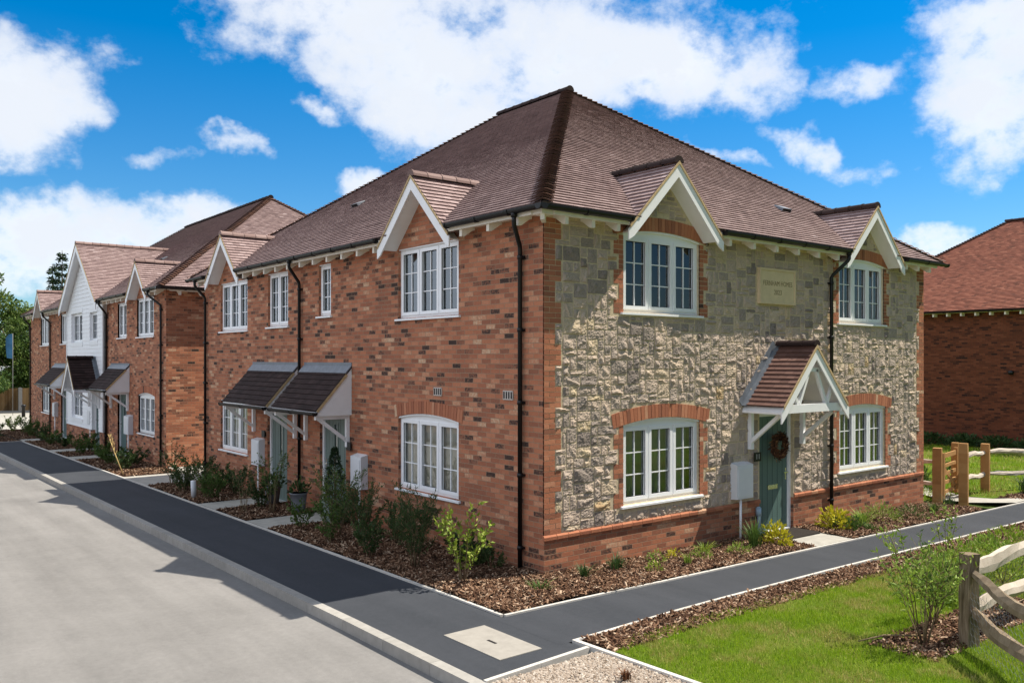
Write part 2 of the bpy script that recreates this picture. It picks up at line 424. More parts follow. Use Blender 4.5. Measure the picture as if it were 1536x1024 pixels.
M['leaf_lime'] = leafm("lime_green_leaves", (0.10, 0.18, 0.015), (0.24, 0.33, 0.035), (0.42, 0.48, 0.09))
M['leaf_gold'] = leafm("golden_leaves", (0.24, 0.26, 0.012), (0.50, 0.46, 0.02), (0.68, 0.60, 0.07))
M['leaf_fresh'] = leafm("fresh_green_leaves", (0.11, 0.19, 0.018), (0.22, 0.33, 0.045), (0.38, 0.46, 0.10))
M['conifer'] = leafm("conifer_needles", (0.012, 0.030, 0.012), (0.028, 0.060, 0.022), (0.060, 0.105, 0.035), 0.1)
M['treeleaf'] = leafm("tree_leaves", (0.030, 0.070, 0.014), (0.095, 0.16, 0.030), (0.24, 0.30, 0.07), 0.2)
M['stem'] = tint_mat("woody_stems", [(0, (0.07, 0.045, 0.025)), (0.5, (0.15, 0.105, 0.06)), (1, (0.27, 0.21, 0.12))], 0.9, 0.15, 20, 0.4)
M['trunk'] = tint_mat("tree_bark", [(0, (0.06, 0.045, 0.033)), (1, (0.17, 0.135, 0.10))], 0.95, 0.1, 9, 0.8, 0.02, 20)
M['cane'] = simple("bamboo_cane", (0.52, 0.38, 0.16), 0.7, 0.3, 0, 0.15, 20)
M['wire'] = simple("galvanised_wire", (0.24, 0.24, 0.25), 0.5, 0.5, 0.4, 0.1, 9)
M['pot'] = simple("grey_glazed_pot", (0.16, 0.17, 0.19), 0.55, 0.35, 0, 0.12, 9)
M['potgreen'] = simple("grey_green_planter", (0.15, 0.19, 0.165), 0.6, 0.3, 0, 0.08, 9)
M['wreath'] = tint_mat("dried_wreath", [(0, (0.03, 0.018, 0.012)), (0.5, (0.12, 0.055, 0.03)), (0.85, (0.24, 0.11, 0.055)), (1, (0.40, 0.22, 0.10))], 0.9, 0.1, 30, 0.3)
M['mat'] = simple("dark_doormat", (0.035, 0.030, 0.027), 0.95, 0.1, 0, 0.3, 60, 0.006, 150)
M['banner'] = simple("blue_banner", (0.05, 0.16, 0.30), 0.7, 0.2, 0, 0.4, 1.2)
M['fencewood'] = tint_mat("close_board_fence", [(0, (0.20, 0.115, 0.05)), (1, (0.42, 0.27, 0.13))], 0.85, 0.15, 3, 0.4)
M['greywood'] = simple("grey_fence_post", (0.22, 0.22, 0.22), 0.9, 0.1, 0, 0.2, 3)
M['render'] = simple("white_render", (0.72, 0.68, 0.64), 0.9, 0.1, 0, 0.06, 1)
M['bluepipe'] = simple("pale_blue_pipe", (0.30, 0.42, 0.52), 0.5, 0.4, 0, 0.08, 5)
# ------------------------------------------------------------------ building components
EAVE_Z = 5.20       # tile edge
OVER = 0.30
PITCH = 0.695
FL = Frame((0, 0), (0, 1), (-1, 0))       # brick street fronts (u = world y)
FS = Frame((0, 0), (1, 0), (0, -1))       # stone front (u = world x)

def wall(mb, fr, u0, u1, z0, z1, ops=(), d=0.0, m=0, reveal=0.10, mrev=None, uo=0.0):
    """wall sheet with openings (ua,ub,za,zb,rise); rise>0 gives a segmental head above zb"""
    us = sorted({u0, u1} | {o[0] for o in ops} | {o[1] for o in ops})
    zs = sorted({z0, z1} | {o[2] for o in ops} | {o[3] + o[4] for o in ops})
    us = [u for u in us if u0 <= u <= u1]; zs = [z for z in zs if z0 <= z <= z1]
    P = fr.P
    for i in range(len(us) - 1):
        for j in range(len(zs) - 1):
            uc = (us[i] + us[i + 1]) / 2; zc = (zs[j] + zs[j + 1]) / 2
            if any(o[0] < uc < o[1] and o[2] < zc < o[3] + o[4] for o in ops): continue
            q = [(us[i], zs[j]), (us[i + 1], zs[j]), (us[i + 1], zs[j + 1]), (us[i], zs[j + 1])]
            mb.poly([P(a, d, b) for a, b in q], [(a + uo, b) for a, b in q], 0.5, m)
    mr = m if mrev is None else mrev
    for (ua, ub, za, zb, rise) in ops:
        head = arc_head(ua, ub, zb, rise)
        for (a, za_), (b, zb_) in zip(head[:-1], head[1:]):
            if rise > 0:
                q = [(a, za_), (b, zb_), (b, zb + rise), (a, zb + rise)]
                mb.poly([P(x, d, z) for x, z in q], [(x + uo, z) for x, z in q], 0.5, m)
            if zb < z1 - 1e-6: mb.poly([P(a, d, za_), P(b, d, zb_), P(b, d - reveal, zb_), P(a, d - reveal, za_)],
                    [(a + uo, 0), (b + uo, 0), (b + uo, reveal), (a + uo, reveal)], 0.5, mr)
        for x in (ua, ub):
            mb.poly([P(x, d, za), P(x, d - reveal, za), P(x, d - reveal, zb), P(x, d, zb)],
                    [(uo, za), (uo + reveal, za), (uo + reveal, zb), (uo, zb)], 0.5, mr)
        if za > z0 + 1e-6: mb.poly([P(ua, d, za), P(ub, d, za), P(ub, d - reveal, za), P(ua, d - reveal, za)],
                [(ua, 0), (ub, 0), (ub, reveal), (ua, reveal)], 0.5, mr)

def arc_head(ua, ub, zb, rise, n=10):
    if rise <= 0: return [(ua, zb), (ub, zb)]
    w = ub - ua
    return [(ua + w * k / n, zb + rise * (1 - (2 * k / n - 1) ** 2)) for k in range(n + 1)]

def window(fr, ua, ub, za, zb, parent, lights=3, rows=3, cols=2, rise=0.0, d=0.0, inside=None, sill=True, label=None, sat=0.055):
    """plastic casement window: the part carries frame, sashes and glazing bars; panes, sill and blind are sub-parts"""
    mb = MB(); gp = MB()
    f = 0.052; dep = 0.07
    f0 = d - sat; f1 = f0 - dep
    B = mb.fbox
    B(fr, ua, ua + f, f1, f0, za, zb); B(fr, ub - f, ub, f1, f0, za, zb)
    B(fr, ua + f, ub - f, f1, f0, za, za + f)
    if rise > 0:
        head = arc_head(ua, ub, zb, rise, 12)
        mb.fprism(fr, [(ua + f, zb - f), (ub - f, zb - f), (ub - f, zb)] + [(min(max(u, ua + f), ub - f), z) for u, z in head[::-1][1:-1]] + [(ua + f, zb)], f1, f0)
        # projecting drip along the curved head
        for (a, z0), (b, z1) in zip(head[:-1], head[1:]):
            mb.fprism(fr, [(a, z0 - 0.028), (b, z1 - 0.028), (b, z1 - 0.002), (a, z0 - 0.002)], f0 + 0.002, f0 + 0.045)
    else:
        B(fr, ua + f, ub - f, f1, f0, zb - f, zb)
        B(fr, ua, ub, f0 + 0.002, f0 + 0.04, zb - 0.022, zb - 0.002)
    W = (ub - ua - 2 * f)
    mw = 0.035
    lw = (W - mw * (lights - 1)) / lights
    zc0, zc1 = za + f, zb - f
    for i in range(lights):
        a = ua + f + i * (lw + mw); b = a + lw
        if i < lights - 1: B(fr, b, b + mw, f1, f0 - 0.003, zc0, zc1)
        s = 0.05; s0 = f0 + 0.014; s1 = f0 - 0.045
        e = 0.006
        B(fr, a - e, a + s, s1, s0, zc0 - e, zc1 + e); B(fr, b - s, b + e, s1, s0, zc0 - e, zc1 + e)
        B(fr, a + s, b - s, s1, s0, zc0 - e, zc0 + s); B(fr, a + s, b - s, s1, s0, zc1 - s, zc1 + e)
        ga, gb, g0, g1 = a + s, b - s, zc0 + s, zc1 - s
        bt = 0.016
        gd0, gd1 = f0 - 0.030, f0 - 0.016
        zc = [g0 + (g1 - g0) * k / rows for k in range(1, rows)]
        xc = [ga + (gb - ga) * k / cols for k in range(1, cols)]
        for x in xc: B(fr, x - bt / 2, x + bt / 2, gd0, gd1, g0, g1)
        for z in zc:
            xs = [ga] + xc + [gb]
            for k in range(len(xs) - 1):
                B(fr, xs[k] + (bt / 2 if k > 0 else 0), xs[k + 1] - (bt / 2 if k < len(xs) - 2 else 0), gd0, gd1, z - bt / 2, z + bt / 2)
        # black gasket line
        for q in ((ga, gb, g0, g0 + .006), (ga, gb, g1 - .006, g1), (ga, ga + .006, g0, g1), (gb - .006, gb, g0, g1)):
            mb.fbox(fr, q[0], q[1], gd1 + .001, gd1 + 0.008, q[2], q[3], 0.5, 1)
        gd = gd0 - 0.004
        P = fr.P
        q4 = [P(ga, gd, g0), P(gb, gd, g0), P(gb, gd, g1), P(ga, gd, g1)]
        gp.poly(q4 if fr.u[0] * fr.n[1] - fr.u[1] * fr.n[0] < 0 else q4[::-1])     # face outwards
    w = mb.build("window", [M['upvc'], M['black']], parent)
    if label: w["label"] = label
    gp.build("pane", M['glass'], w)
    if sill:
        sb = MB()
        sb.dprism(fr, [(f0 + 0.002, za - 0.002), (d + 0.045, za - 0.014), (d + 0.045, za - 0.045), (f0 + 0.002, za - 0.045)], ua - 0.06, ub + 0.06)
        sb.build("sill", M['upvc'], w)
    # a shallow room behind, so the glass shows depth
    P = fr.P
    if inside in ('blind', 'nets'):
        bb = MB()
        if inside == 'blind':
            bb.fbox(fr, ua + 0.03, ub - 0.03, f1 - 0.045, f1 - 0.035, za + 0.06, zb)
        else:
            n = 26
            for k in range(n):
                u0 = ua + 0.03 + (ub - ua - 0.06) * k / n; u1 = ua + 0.03 + (ub - ua - 0.06) * (k + 1) / n
                dd = 0.014 * (1 if k % 2 else -1)
                bb.poly([P(u0, f1 - 0.12 + dd, za + .02), P(u1, f1 - 0.12 - dd, za + .02), P(u1, f1 - 0.12 - dd, zb), P(u0, f1 - 0.12 + dd, zb)])
        bb.build("blind" if inside == 'blind' else "net_curtain", M[inside], w)
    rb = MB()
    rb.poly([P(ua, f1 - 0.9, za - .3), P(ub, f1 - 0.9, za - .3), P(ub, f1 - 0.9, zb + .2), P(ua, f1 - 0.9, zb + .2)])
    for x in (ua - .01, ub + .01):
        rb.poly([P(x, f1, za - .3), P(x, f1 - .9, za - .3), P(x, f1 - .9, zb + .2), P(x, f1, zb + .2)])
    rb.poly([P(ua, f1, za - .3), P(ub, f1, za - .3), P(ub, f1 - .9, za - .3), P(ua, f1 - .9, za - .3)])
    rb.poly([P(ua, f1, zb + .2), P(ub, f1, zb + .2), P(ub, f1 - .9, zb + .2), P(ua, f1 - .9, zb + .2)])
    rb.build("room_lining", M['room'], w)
    return w

def quoin(mb, fr, u0, sgn, z0, z1, narrow=0.21, wide=0.325, per=4, d0=-0.02, d1=0.004, phase=0):
    """toothed brick edge built brick by brick, starting at u0 and running in direction sgn"""
    n = int(round((z1 - z0) / 0.075))
    for k in range(n):
        za = z0 + k * 0.075 + 0.004; zb = z0 + (k + 1) * 0.075 - 0.005
        w = wide if ((k + phase) // per) % 2 == 0 else narrow
        if k % 2: bl = [0.215, w - 0.215] if w > 0.25 else [w]
        else: bl = [0.10, w - 0.10] if w > 0.15 else [w]
        x = 0
        for L in bl:
            if L < 0.03: continue
            a = u0 + sgn * (x + (0.004 if x else 0)); b = u0 + sgn * (x + L - 0.005)
            mb.fbox(fr, min(a, b), max(a, b), d0, d1 + random.uniform(-.002, .003), za, zb, min(1, max(0.0, random.gauss(.52, .2))))
            x += L

def arch(mb, fr, ua, ub, zb, rise, ext=0.22, h=0.215, d0=-0.03, d1=0.010):
    """segmental soldier arch, each brick its own wedge"""
    n = max(6, int((ub - ua + 2 * ext) / 0.078))
    w = (ub - ua + 2 * ext) / n
    uc = (ua + ub) / 2; hw = (ub - ua) / 2
    zf = lambda u: zb + rise * (1 - ((u - uc) / hw) ** 2) if rise > 0 else zb
    for k in range(n):
        a = ua - ext + k * w; b = a + w
        za, zb2 = zf(a), zf(b)
        lean = ((a + b) / 2 - uc) * (0.16 if rise > 0 else 0.0)
        q = [(a + .004, za + .003), (b - .004, zb2 + .003), (b - .004 + lean * h, zb2 + h), (a + .004 + lean * h, za + h)]
        mb.fprism(fr, q, d0, d1 + random.uniform(-.003, .003), min(1, max(0, random.gauss(.52, .2))))

def tiles(mb, O, U, V, Nn, poly, gauge=0.10, w=0.165, th=0.016, excl=None, tmean=0.5, tvar=0.22):
    """rows of separate plain tiles on a slope.  O origin, U along eave, V up slope, Nn normal; poly convex in (u,v)"""
    O = np.array(O, float); U = np.array(U, float); V = np.array(V, float); Nn = np.array(Nn, float)
    pts = [tuple(p) for p in poly]
    area = sum(pts[i][0] * pts[(i + 1) % len(pts)][1] - pts[(i + 1) % len(pts)][0] * pts[i][1] for i in range(len(pts)))
    if area < 0: pts = pts[::-1]
    v0 = min(p[1] for p in pts); v1 = max(p[1] for p in pts)
    u0 = min(p[0] for p in pts); u1 = max(p[0] for p in pts)
    def clip(q):
        for i in range(len(pts)):
            a = pts[i]; b = pts[(i + 1) % len(pts)]
            ex, ey = b[0] - a[0], b[1] - a[1]
            out = []
            for j in range(len(q)):
                p = q[j]; r = q[(j + 1) % len(q)]
                sp = ex * (p[1] - a[1]) - ey * (p[0] - a[0]); sr = ex * (r[1] - a[1]) - ey * (r[0] - a[0])
                if sp >= 0: out.append(p)
                if (sp >= 0) != (sr >= 0):
                    t = sp / (sp - sr)
                    out.append((p[0] + (r[0] - p[0]) * t, p[1] + (r[1] - p[1]) * t))
            q = out
            if len(q) < 3: return []
        return q
    nr = int(math.ceil((v1 - v0) / gauge))
    for r in range(nr):
        va = v0 + r * gauge; vb = va + gauge * 1.12
        off = (0.5 * w if r % 2 else 0)
        # run of this course
        nt_ = int(math.ceil((u1 - u0) / w)) + 2
        rowt = random.gauss(0, .03)
        for k in range(-1, nt_):
            ua = u0 + k * w + off + 0.002; ub = ua + w - 0.004
            if ub < u0 or ua > u1: continue
            if excl and excl((ua + ub) / 2, va + gauge / 2): continue
            q = clip([(ua, va), (ub, va), (ub, vb), (ua, vb)])
            if not q: continue
            t = min(1, max(0, random.gauss(tmean, tvar) + rowt))
            j1 = random.uniform(-.001, .002); j2 = random.uniform(-.001, .002)
            base = va + random.uniform(-.0015, .0015)
            P3 = []
            for (u, v) in q:
                fz = max(0.0, 1 - (v - va) / (vb - va))
                fu = (u - ua) / (ub - ua)
                P3.append(O + U * u + V * (v + (base - va) * (1 if v - va < .01 else 0)) + Nn * (fz * (th + j1 * (1 - fu) + j2 * fu) + 0.002))
            mb.poly(P3, None, t, 0)
            # tail face
            low = [p for p, (u, v) in zip(P3, q) if v - va < 1e-6]
            if len(low) >= 2:
                a, b = low[0], low[-1]
                mb.poly([a, b, b - Nn * th, a - Nn * th], None, t * 0.5, 0)

def bonnets(mb, A, B, side, gauge, drop, r=0.145, lift=0.072, hump=0.05):
    """curved hip tiles from A (eave) up to B; side = horizontal unit vector across the hip"""
    A = np.array(A, float); B = np.array(B, float); side = np.array(side, float)
    L = np.linalg.norm(B - A); n = int(L / gauge)
    d = (B - A) / L
    upv = np.cross(side, d); upv /= np.linalg.norm(upv)
    if upv[2] < 0: upv = -upv
    K = 8
    for i in range(n):
        a = A + d * (i * gauge - 0.01); b = A + d * ((i + 1) * gauge + gauge * 0.15)
        t = min(1, max(0, random.gauss(.5, .2)))
        rows = []
        for c, lf, rr in ((a, lift + random.uniform(-.004, .006), r * 1.05), (b, lift - 0.042, r * 0.93)):
            row = []
            for k in range(K + 1):
                l = rr * (2 * k / K - 1)
                h = lf - drop * sqrt(l * l + hump * hump) + drop * hump
                row.append(c + side * l + np.array((0, 0, 1.)) * h)
            rows.append(row)
        for k in range(K):
            mb.poly([rows[0][k], rows[0][k + 1], rows[1][k + 1], rows[1][k]], None, t, 0, True)
            mb.poly([rows[0][k], rows[0][k + 1], rows[0][k + 1] - np.array((0, 0, .018)), rows[0][k] - np.array((0, 0, .018))], None, t * .6, 0)

def ridge_tiles(mb, A, B, r=0.115, seg=0.32, sink=0.02):
    A = np.array(A, float); B = np.array(B, float); d = B - A; L = np.linalg.norm(d); d /= L
    s = np.cross(d, (0, 0, 1.)); s /= np.linalg.norm(s)
    n = max(1, int(round(L / seg))); K = 8
    for i in range(n):
        a = A + d * (L * i / n + 0.004); b = A + d * (L * (i + 1) / n - 0.004)
        t = min(1, max(0, random.gauss(.5, .2)))
        jz = random.uniform(-.003, .004)
        col = [(a, r), (a + d * .03, r), (a + d * .03, r * .93), (b, r * .93)]
        rings = []
        for c, rr in col:
            rings.append([c + s * (rr * cos(pi * k / K)) + np.array((0, 0, rr * sin(pi * k / K) - sink + jz)) for k in range(K + 1)])
        for q in range(3):
            for k in range(K):
                mb.poly([rings[q][k], rings[q][k + 1], rings[q + 1][k + 1], rings[q + 1][k]], None, t, 0, True)
        mb.poly([p for p in rings[0]], None, t * .7, 0); mb.poly([p for p in rings[3]][::-1], None, t * .7, 0)

def gutter(name, fr, runs, parent, z=EAVE_Z - 0.035, d=OVER + 0.035, r=0.056, ends=(0, 0)):
    """half-round gutter along a front; one object per run (u0,u1)"""
    K = 8
    for (u0, u1) in runs:
        mb = MB()
        prof = [(d + r * cos(pi + pi * k / K), z + r * 0.95 * sin(pi + pi * k / K)) for k in range(K + 1)] + [(d + r, z + 0.012), (d - r, z + 0.012)]
        mb.dprism(fr, prof, u0, u1)
        n = max(1, int(round((u1 - u0) / 0.85)))
        for i in range(n + 1):
            uc = u0 + (u1 - u0) * i / n
            rr = r + 0.010
            pr = [(d + rr * cos(pi + pi * k / K), z + rr * 0.95 * sin(pi + pi * k / K)) for k in range(K + 1)] + [(d + rr, z + 0.016), (d - rr, z + 0.016)]
            mb.dprism(fr, pr, max(u0 - .012, uc - 0.028), min(u1 + .012, uc + 0.028))
        mb.build(name, M['black'], parent, False)

def downpipe(fr, u, parent, ztop=EAVE_Z - 0.08, zbot=-0.1, d0=OVER + 0.035, dw=0.06, uo=0.0, shoe=False):
    mb = MB(); P = fr.P
    r = 0.034
    pts = [P(u + uo, d0, ztop), P(u + uo, d0, ztop - 0.12), P(u + uo * .9, d0 - 0.02, ztop - 0.16),
           P(u + uo * .1, dw + 0.02, ztop - 0.42), P(u, dw, ztop - 0.47), P(u, dw, zbot)]
    mb.tube(pts, r, 10)
    z = ztop - 0.55
    while z > zbot + 0.3:
        mb.tube([P(u, dw, z), P(u, dw, z - 0.055)], r + 0.010, 10)
        mb.fbox(fr, u - 0.055, u + 0.055, 0.004, dw - 0.01, z - 0.045, z - 0.012)
        z -= 1.05
    mb.tube([P(u + uo, d0, ztop + 0.01), P(u + uo, d0, ztop - 0.05)], r + 0.012, 10)
    return mb.build("downpipe", M['black'], parent)

def eaves(fr, runs, parent, d=0.0, ztop=EAVE_Z - 0.07, step=0.62, mat='cream'):
    """fascia, soffit and shaped rafter feet"""
    for (u0, u1) in runs:
        mb = MB()
        mb.fbox(fr, u0, u1, OVER - 0.045, OVER - 0.02, ztop - 0.06, ztop + 0.03)
        mb.fbox(fr, u0, u1, -0.02, OVER - 0.047, ztop - 0.012, ztop + 0.012)
        n = max(1, int(round((u1 - u0) / step)))
        for i in range(n):
            uc = u0 + (u1 - u0) * (i + 0.5) / n
            mb.dprism(fr, [(0.0, ztop - 0.014), (OVER - 0.05, ztop - 0.014), (OVER - 0.05, ztop - 0.165), (OVER - 0.10, ztop - 0.165), (0.03, ztop - 0.055), (0.0, ztop - 0.055)], uc - 0.032, uc + 0.032)
        mb.build("rafter_feet", M[mat], parent)

def gablet(fr, c, parent, hw=1.06, zr=6.16, slope=1.0, over=OVER, d0=0.0, matt='tile', barge_h=0.145, zmain=EAVE_Z, low=None, tvar=.22, wallmat=None, ridge='ridge'):
    """small gable rising off the eaves; returns the part.  d0 = face of the wall below it"""
    P = fr.P
    mb = MB()
    dfr = d0 + over
    main = lambda w: OVER - (zr - slope * w - zmain) / PITCH      # where this slope meets the main roof
    dback = main(0)
    L = sqrt(1 + slope * slope)
    for sg in (-1, 1):
        O = P(c, 0, zr); U = np.array(P(0, 1, 0)) - np.array(P(0, 0, 0))
        out = np.array(P(sg, 0, 0)) - np.array(P(0, 0, 0))
        V = -(out - np.array((0, 0, slope))) / L
        Nn = (out * slope + np.array((0, 0, 1.))) / L
        S = hw * L
        O2 = np.array(P(c + sg * hw, 0, zr - slope * hw))
        poly = [(OVER - 0.22, 0), (dfr, 0), (dfr, S), (dback - .12, S)]      # runs on under the main slope at the valley
        tiles(mb, O2, U, V, Nn, poly, 0.10, 0.165, 0.024, None, 0.55, tvar*.6)
        base = [O2 + U * u + V * v - Nn * 0.012 for u, v in poly]
        mb.poly(base, None, 0.3)
        # swept valley tiles
    g = mb.build("gable_roof", M[matt], parent)
    rb = MB(); ridge_tiles(rb, P(c, dfr + 0.01, zr), P(c, dback - 0.12, zr), 0.112, 0.30); rb.build("ridge_tiles", M[ridge], g)
    for sg in (-1, 1):
        bb = MB()
        e = hw + 0.05
        top = lambda w: zr - 0.035 - slope * w
        q = [(c, top(0)), (c + sg * e, top(e)), (c + sg * e, top(e) - barge_h * 1.12), (c + sg * (e - 0.10), top(e) - barge_h * 1.12 ), (c, top(0) - barge_h * L)]
        q[3] = (c + sg * (e - 0.11), top(e - 0.11) - barge_h * L)
        q[2] = (c + sg * e, top(e - 0.05) - barge_h * L)
        bb.fprism(fr, q, dfr - 0.03, dfr - 0.004)
        # soffit board under the overhang, set up behind the barge
        s0 = 0.115 * L
        bb.fprism(fr, [(c, top(0) - s0), (c + sg * (e - .17), top(e - .17) - s0), (c + sg * (e - .17), top(e - .17) - s0 - .02), (c, top(0) - s0 - .02)], d0 - .01, dfr - 0.032)
        bb.build("bargeboard", M['white'], g)
    ub = MB()
    for sg in (-1, 1):
        tp = lambda w: zr + 0.010 - slope * w
        ub.fprism(fr, [(c, tp(0)), (c + sg * (hw + .03), tp(hw + .03)), (c + sg * (hw + .03), tp(hw + .03) - 0.032 * L), (c, tp(0) - 0.032 * L)], dfr - 0.003, dfr + 0.012)
    ub.build("verge", M['buff'], g)
    return g

def gable_wall(mb, fr, c, zr, slope, z0, d=0.0, m=0, inset=0.14, uo=0.0):
    zt = zr - inset * sqrt(1 + slope * slope)
    hw = (zt - z0) / slope
    q = [(c - hw, z0), (c + hw, z0), (c, zt)]
    mb.poly([fr.P(u, d, z) for u, z in q], [(u + uo, z) for u, z in q], 0.5, m)

def hip_roof(parent, x0, x1, y0, y1, ze, mat, gab_w=(), gab_s=(), pitch=PITCH, bon='bonnet', over=OVER, far_detail=True, tvar=.13, gauge=.1, tw=.165):
    """hipped roof over a rectangle (eave edges given); tiles on the two visible slopes (-x and -y), plain sheets behind"""
    hx = (x1 - x0) / 2
    zr = ze + pitch * hx
    xm = (x0 + x1) / 2
    ya, yb = y0 + hx, y1 - hx
    L = sqrt(1 + pitch * pitch); S = hx * L
    mb = MB()
    def ex(gabs, u00):
        def f(u, v):
            for (c, hw, zr_, sl, vv) in gabs:
                z = ze + v / L * pitch
                w = (zr_ - z) / sl
                if vv and v / L < vv: w = hw
                if abs(u + u00 - c) < min(w, hw) - 0.07: return True
            return False
        return f
    # -x slope : u = y, v up
    tiles(mb, (x0, 0, ze), (0, 1, 0), (1 / L, 0, pitch / L), (-pitch / L, 0, 1 / L), [(y0, 0), (y1, 0), (yb, S), (ya, S)], gauge, tw, 0.025, ex(gab_w, 0), .5, tvar)
    tiles(mb, (0, y0, ze), (1, 0, 0), (0, 1 / L, pitch / L), (0, -pitch / L, 1 / L), [(x0, 0), (x1, 0), (xm, S)], gauge, tw, 0.025, ex(gab_s, 0), .5, tvar)
    # underlay with notches where gablets cut the eaves
    def under(gabs, axis, a0, a1):
        pts = [(a0, 0.0)]
        for (c, hw, zr_, sl, vv) in sorted(gabs):
            wq = min(hw, (zr_ - ze) / sl)
            vr = (zr_ - ze) / pitch
            pts += [(c - wq + .05, 0.0), (c, vr - .05), (c + wq - .05, 0.0)]
        pts += [(a1, 0.0)]
        pts += [(a1 - hx, hx), (a0 + hx, hx)] if axis == 'w' else [(xm, hx)]
        o = 0.03
        if axis == 'w': return [(x0 + v + .01, u, ze + v * pitch - o) for u, v in pts]
        return [(u, y0 + v + .01, ze + v * pitch - o) for u, v in pts]
    mb.poly(under(gab_w, 'w', y0, y1), None, .2); mb.poly(under(gab_s, 's', x0, x1), None, .2)
    mb.poly([(x1, y0, ze), (x1, y1, ze), (xm, yb, zr), (xm, ya, zr)], None, .5)
    mb.poly([(x0, y1, ze), (x1, y1, ze), (xm, yb, zr)], None, .5)
    rf = mb.build("roof", M[mat], parent)
    hb = MB()
    q = 1 / sqrt(2)
    dr = pitch * q
    g = gauge * sqrt(2 + pitch * pitch) / L
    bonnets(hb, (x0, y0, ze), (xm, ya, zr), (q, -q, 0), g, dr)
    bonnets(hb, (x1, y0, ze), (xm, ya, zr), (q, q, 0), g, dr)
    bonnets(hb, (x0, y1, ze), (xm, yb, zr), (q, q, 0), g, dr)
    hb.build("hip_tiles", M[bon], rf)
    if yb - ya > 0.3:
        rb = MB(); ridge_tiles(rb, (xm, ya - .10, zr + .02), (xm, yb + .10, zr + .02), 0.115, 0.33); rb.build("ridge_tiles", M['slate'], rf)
    return rf, zr

def tile_vent(pos, along, up, nrm, parent):
    """low tile ventilator on a roof slope"""
    mb = MB()
    a = np.array(along, float); u = np.array(up, float); n = np.array(nrm, float); p = np.array(pos, float)
    V = []
    for (h, s0, s1) in ((0.015, -.16, .16), (0.085, -.15, .15)):
        for (i, j) in ((-1, 0), (1, 0), (1, 1), (-1, 1)):
            hh = h if j == 0 else 0.02 + (h - .015) * 0.3
            V.append(p + a * (s1 * i) + u * (.22 * j) + n * hh)
    mb.hexa(V)
    q = [p + a * s * .13 - u * .004 + n * h for s, h in ((-1, .022), (1, .022), (1, .075), (-1, .075))]
    mb.poly(q, None, .5, 1)
    mb.build("roof_vent", [M['lead'], M['dark']], parent)

def meter_box(fr, u0, u1, z0, z1, parent, zpipe=0.0):
    mb = MB()
    mb.dprism(fr, [(0.002, z0), (0.15, z0 + .01), (0.15, z1 - 0.04), (0.002, z1)], u0, u1)
    mb.fbox(fr, u0 + .03, u1 - .03, 0.151, 0.160, z0 + .05, z1 - .09)
    b = mb.build("meter_box", M['meter'], parent)
    pb = MB(); uc = u0 + (u1 - u0) * .35
    pb.tube([fr.P(uc, 0.10, z0 + .01), fr.P(uc, 0.10, zpipe)], 0.022, 8); pb.build("pipe", M['upvc'], b)
    return b

def air_vent(fr, u, z, parent, w=.115, h=.14):
    mb = MB(); mb.fbox(fr, u - w, u + w, 0.0, 0.018, z - h / 2, z + h / 2)
    for k in range(4):
        x = u - w + 2 * w * (k + .5) / 4
        mb.fbox(fr, x - .016, x + .016, 0.0175, 0.0195, z - h / 2 + .018, z + h / 2 - .018, .5, 1)
    return mb.build("air_vent", [M['vent'], M['dark']], parent)

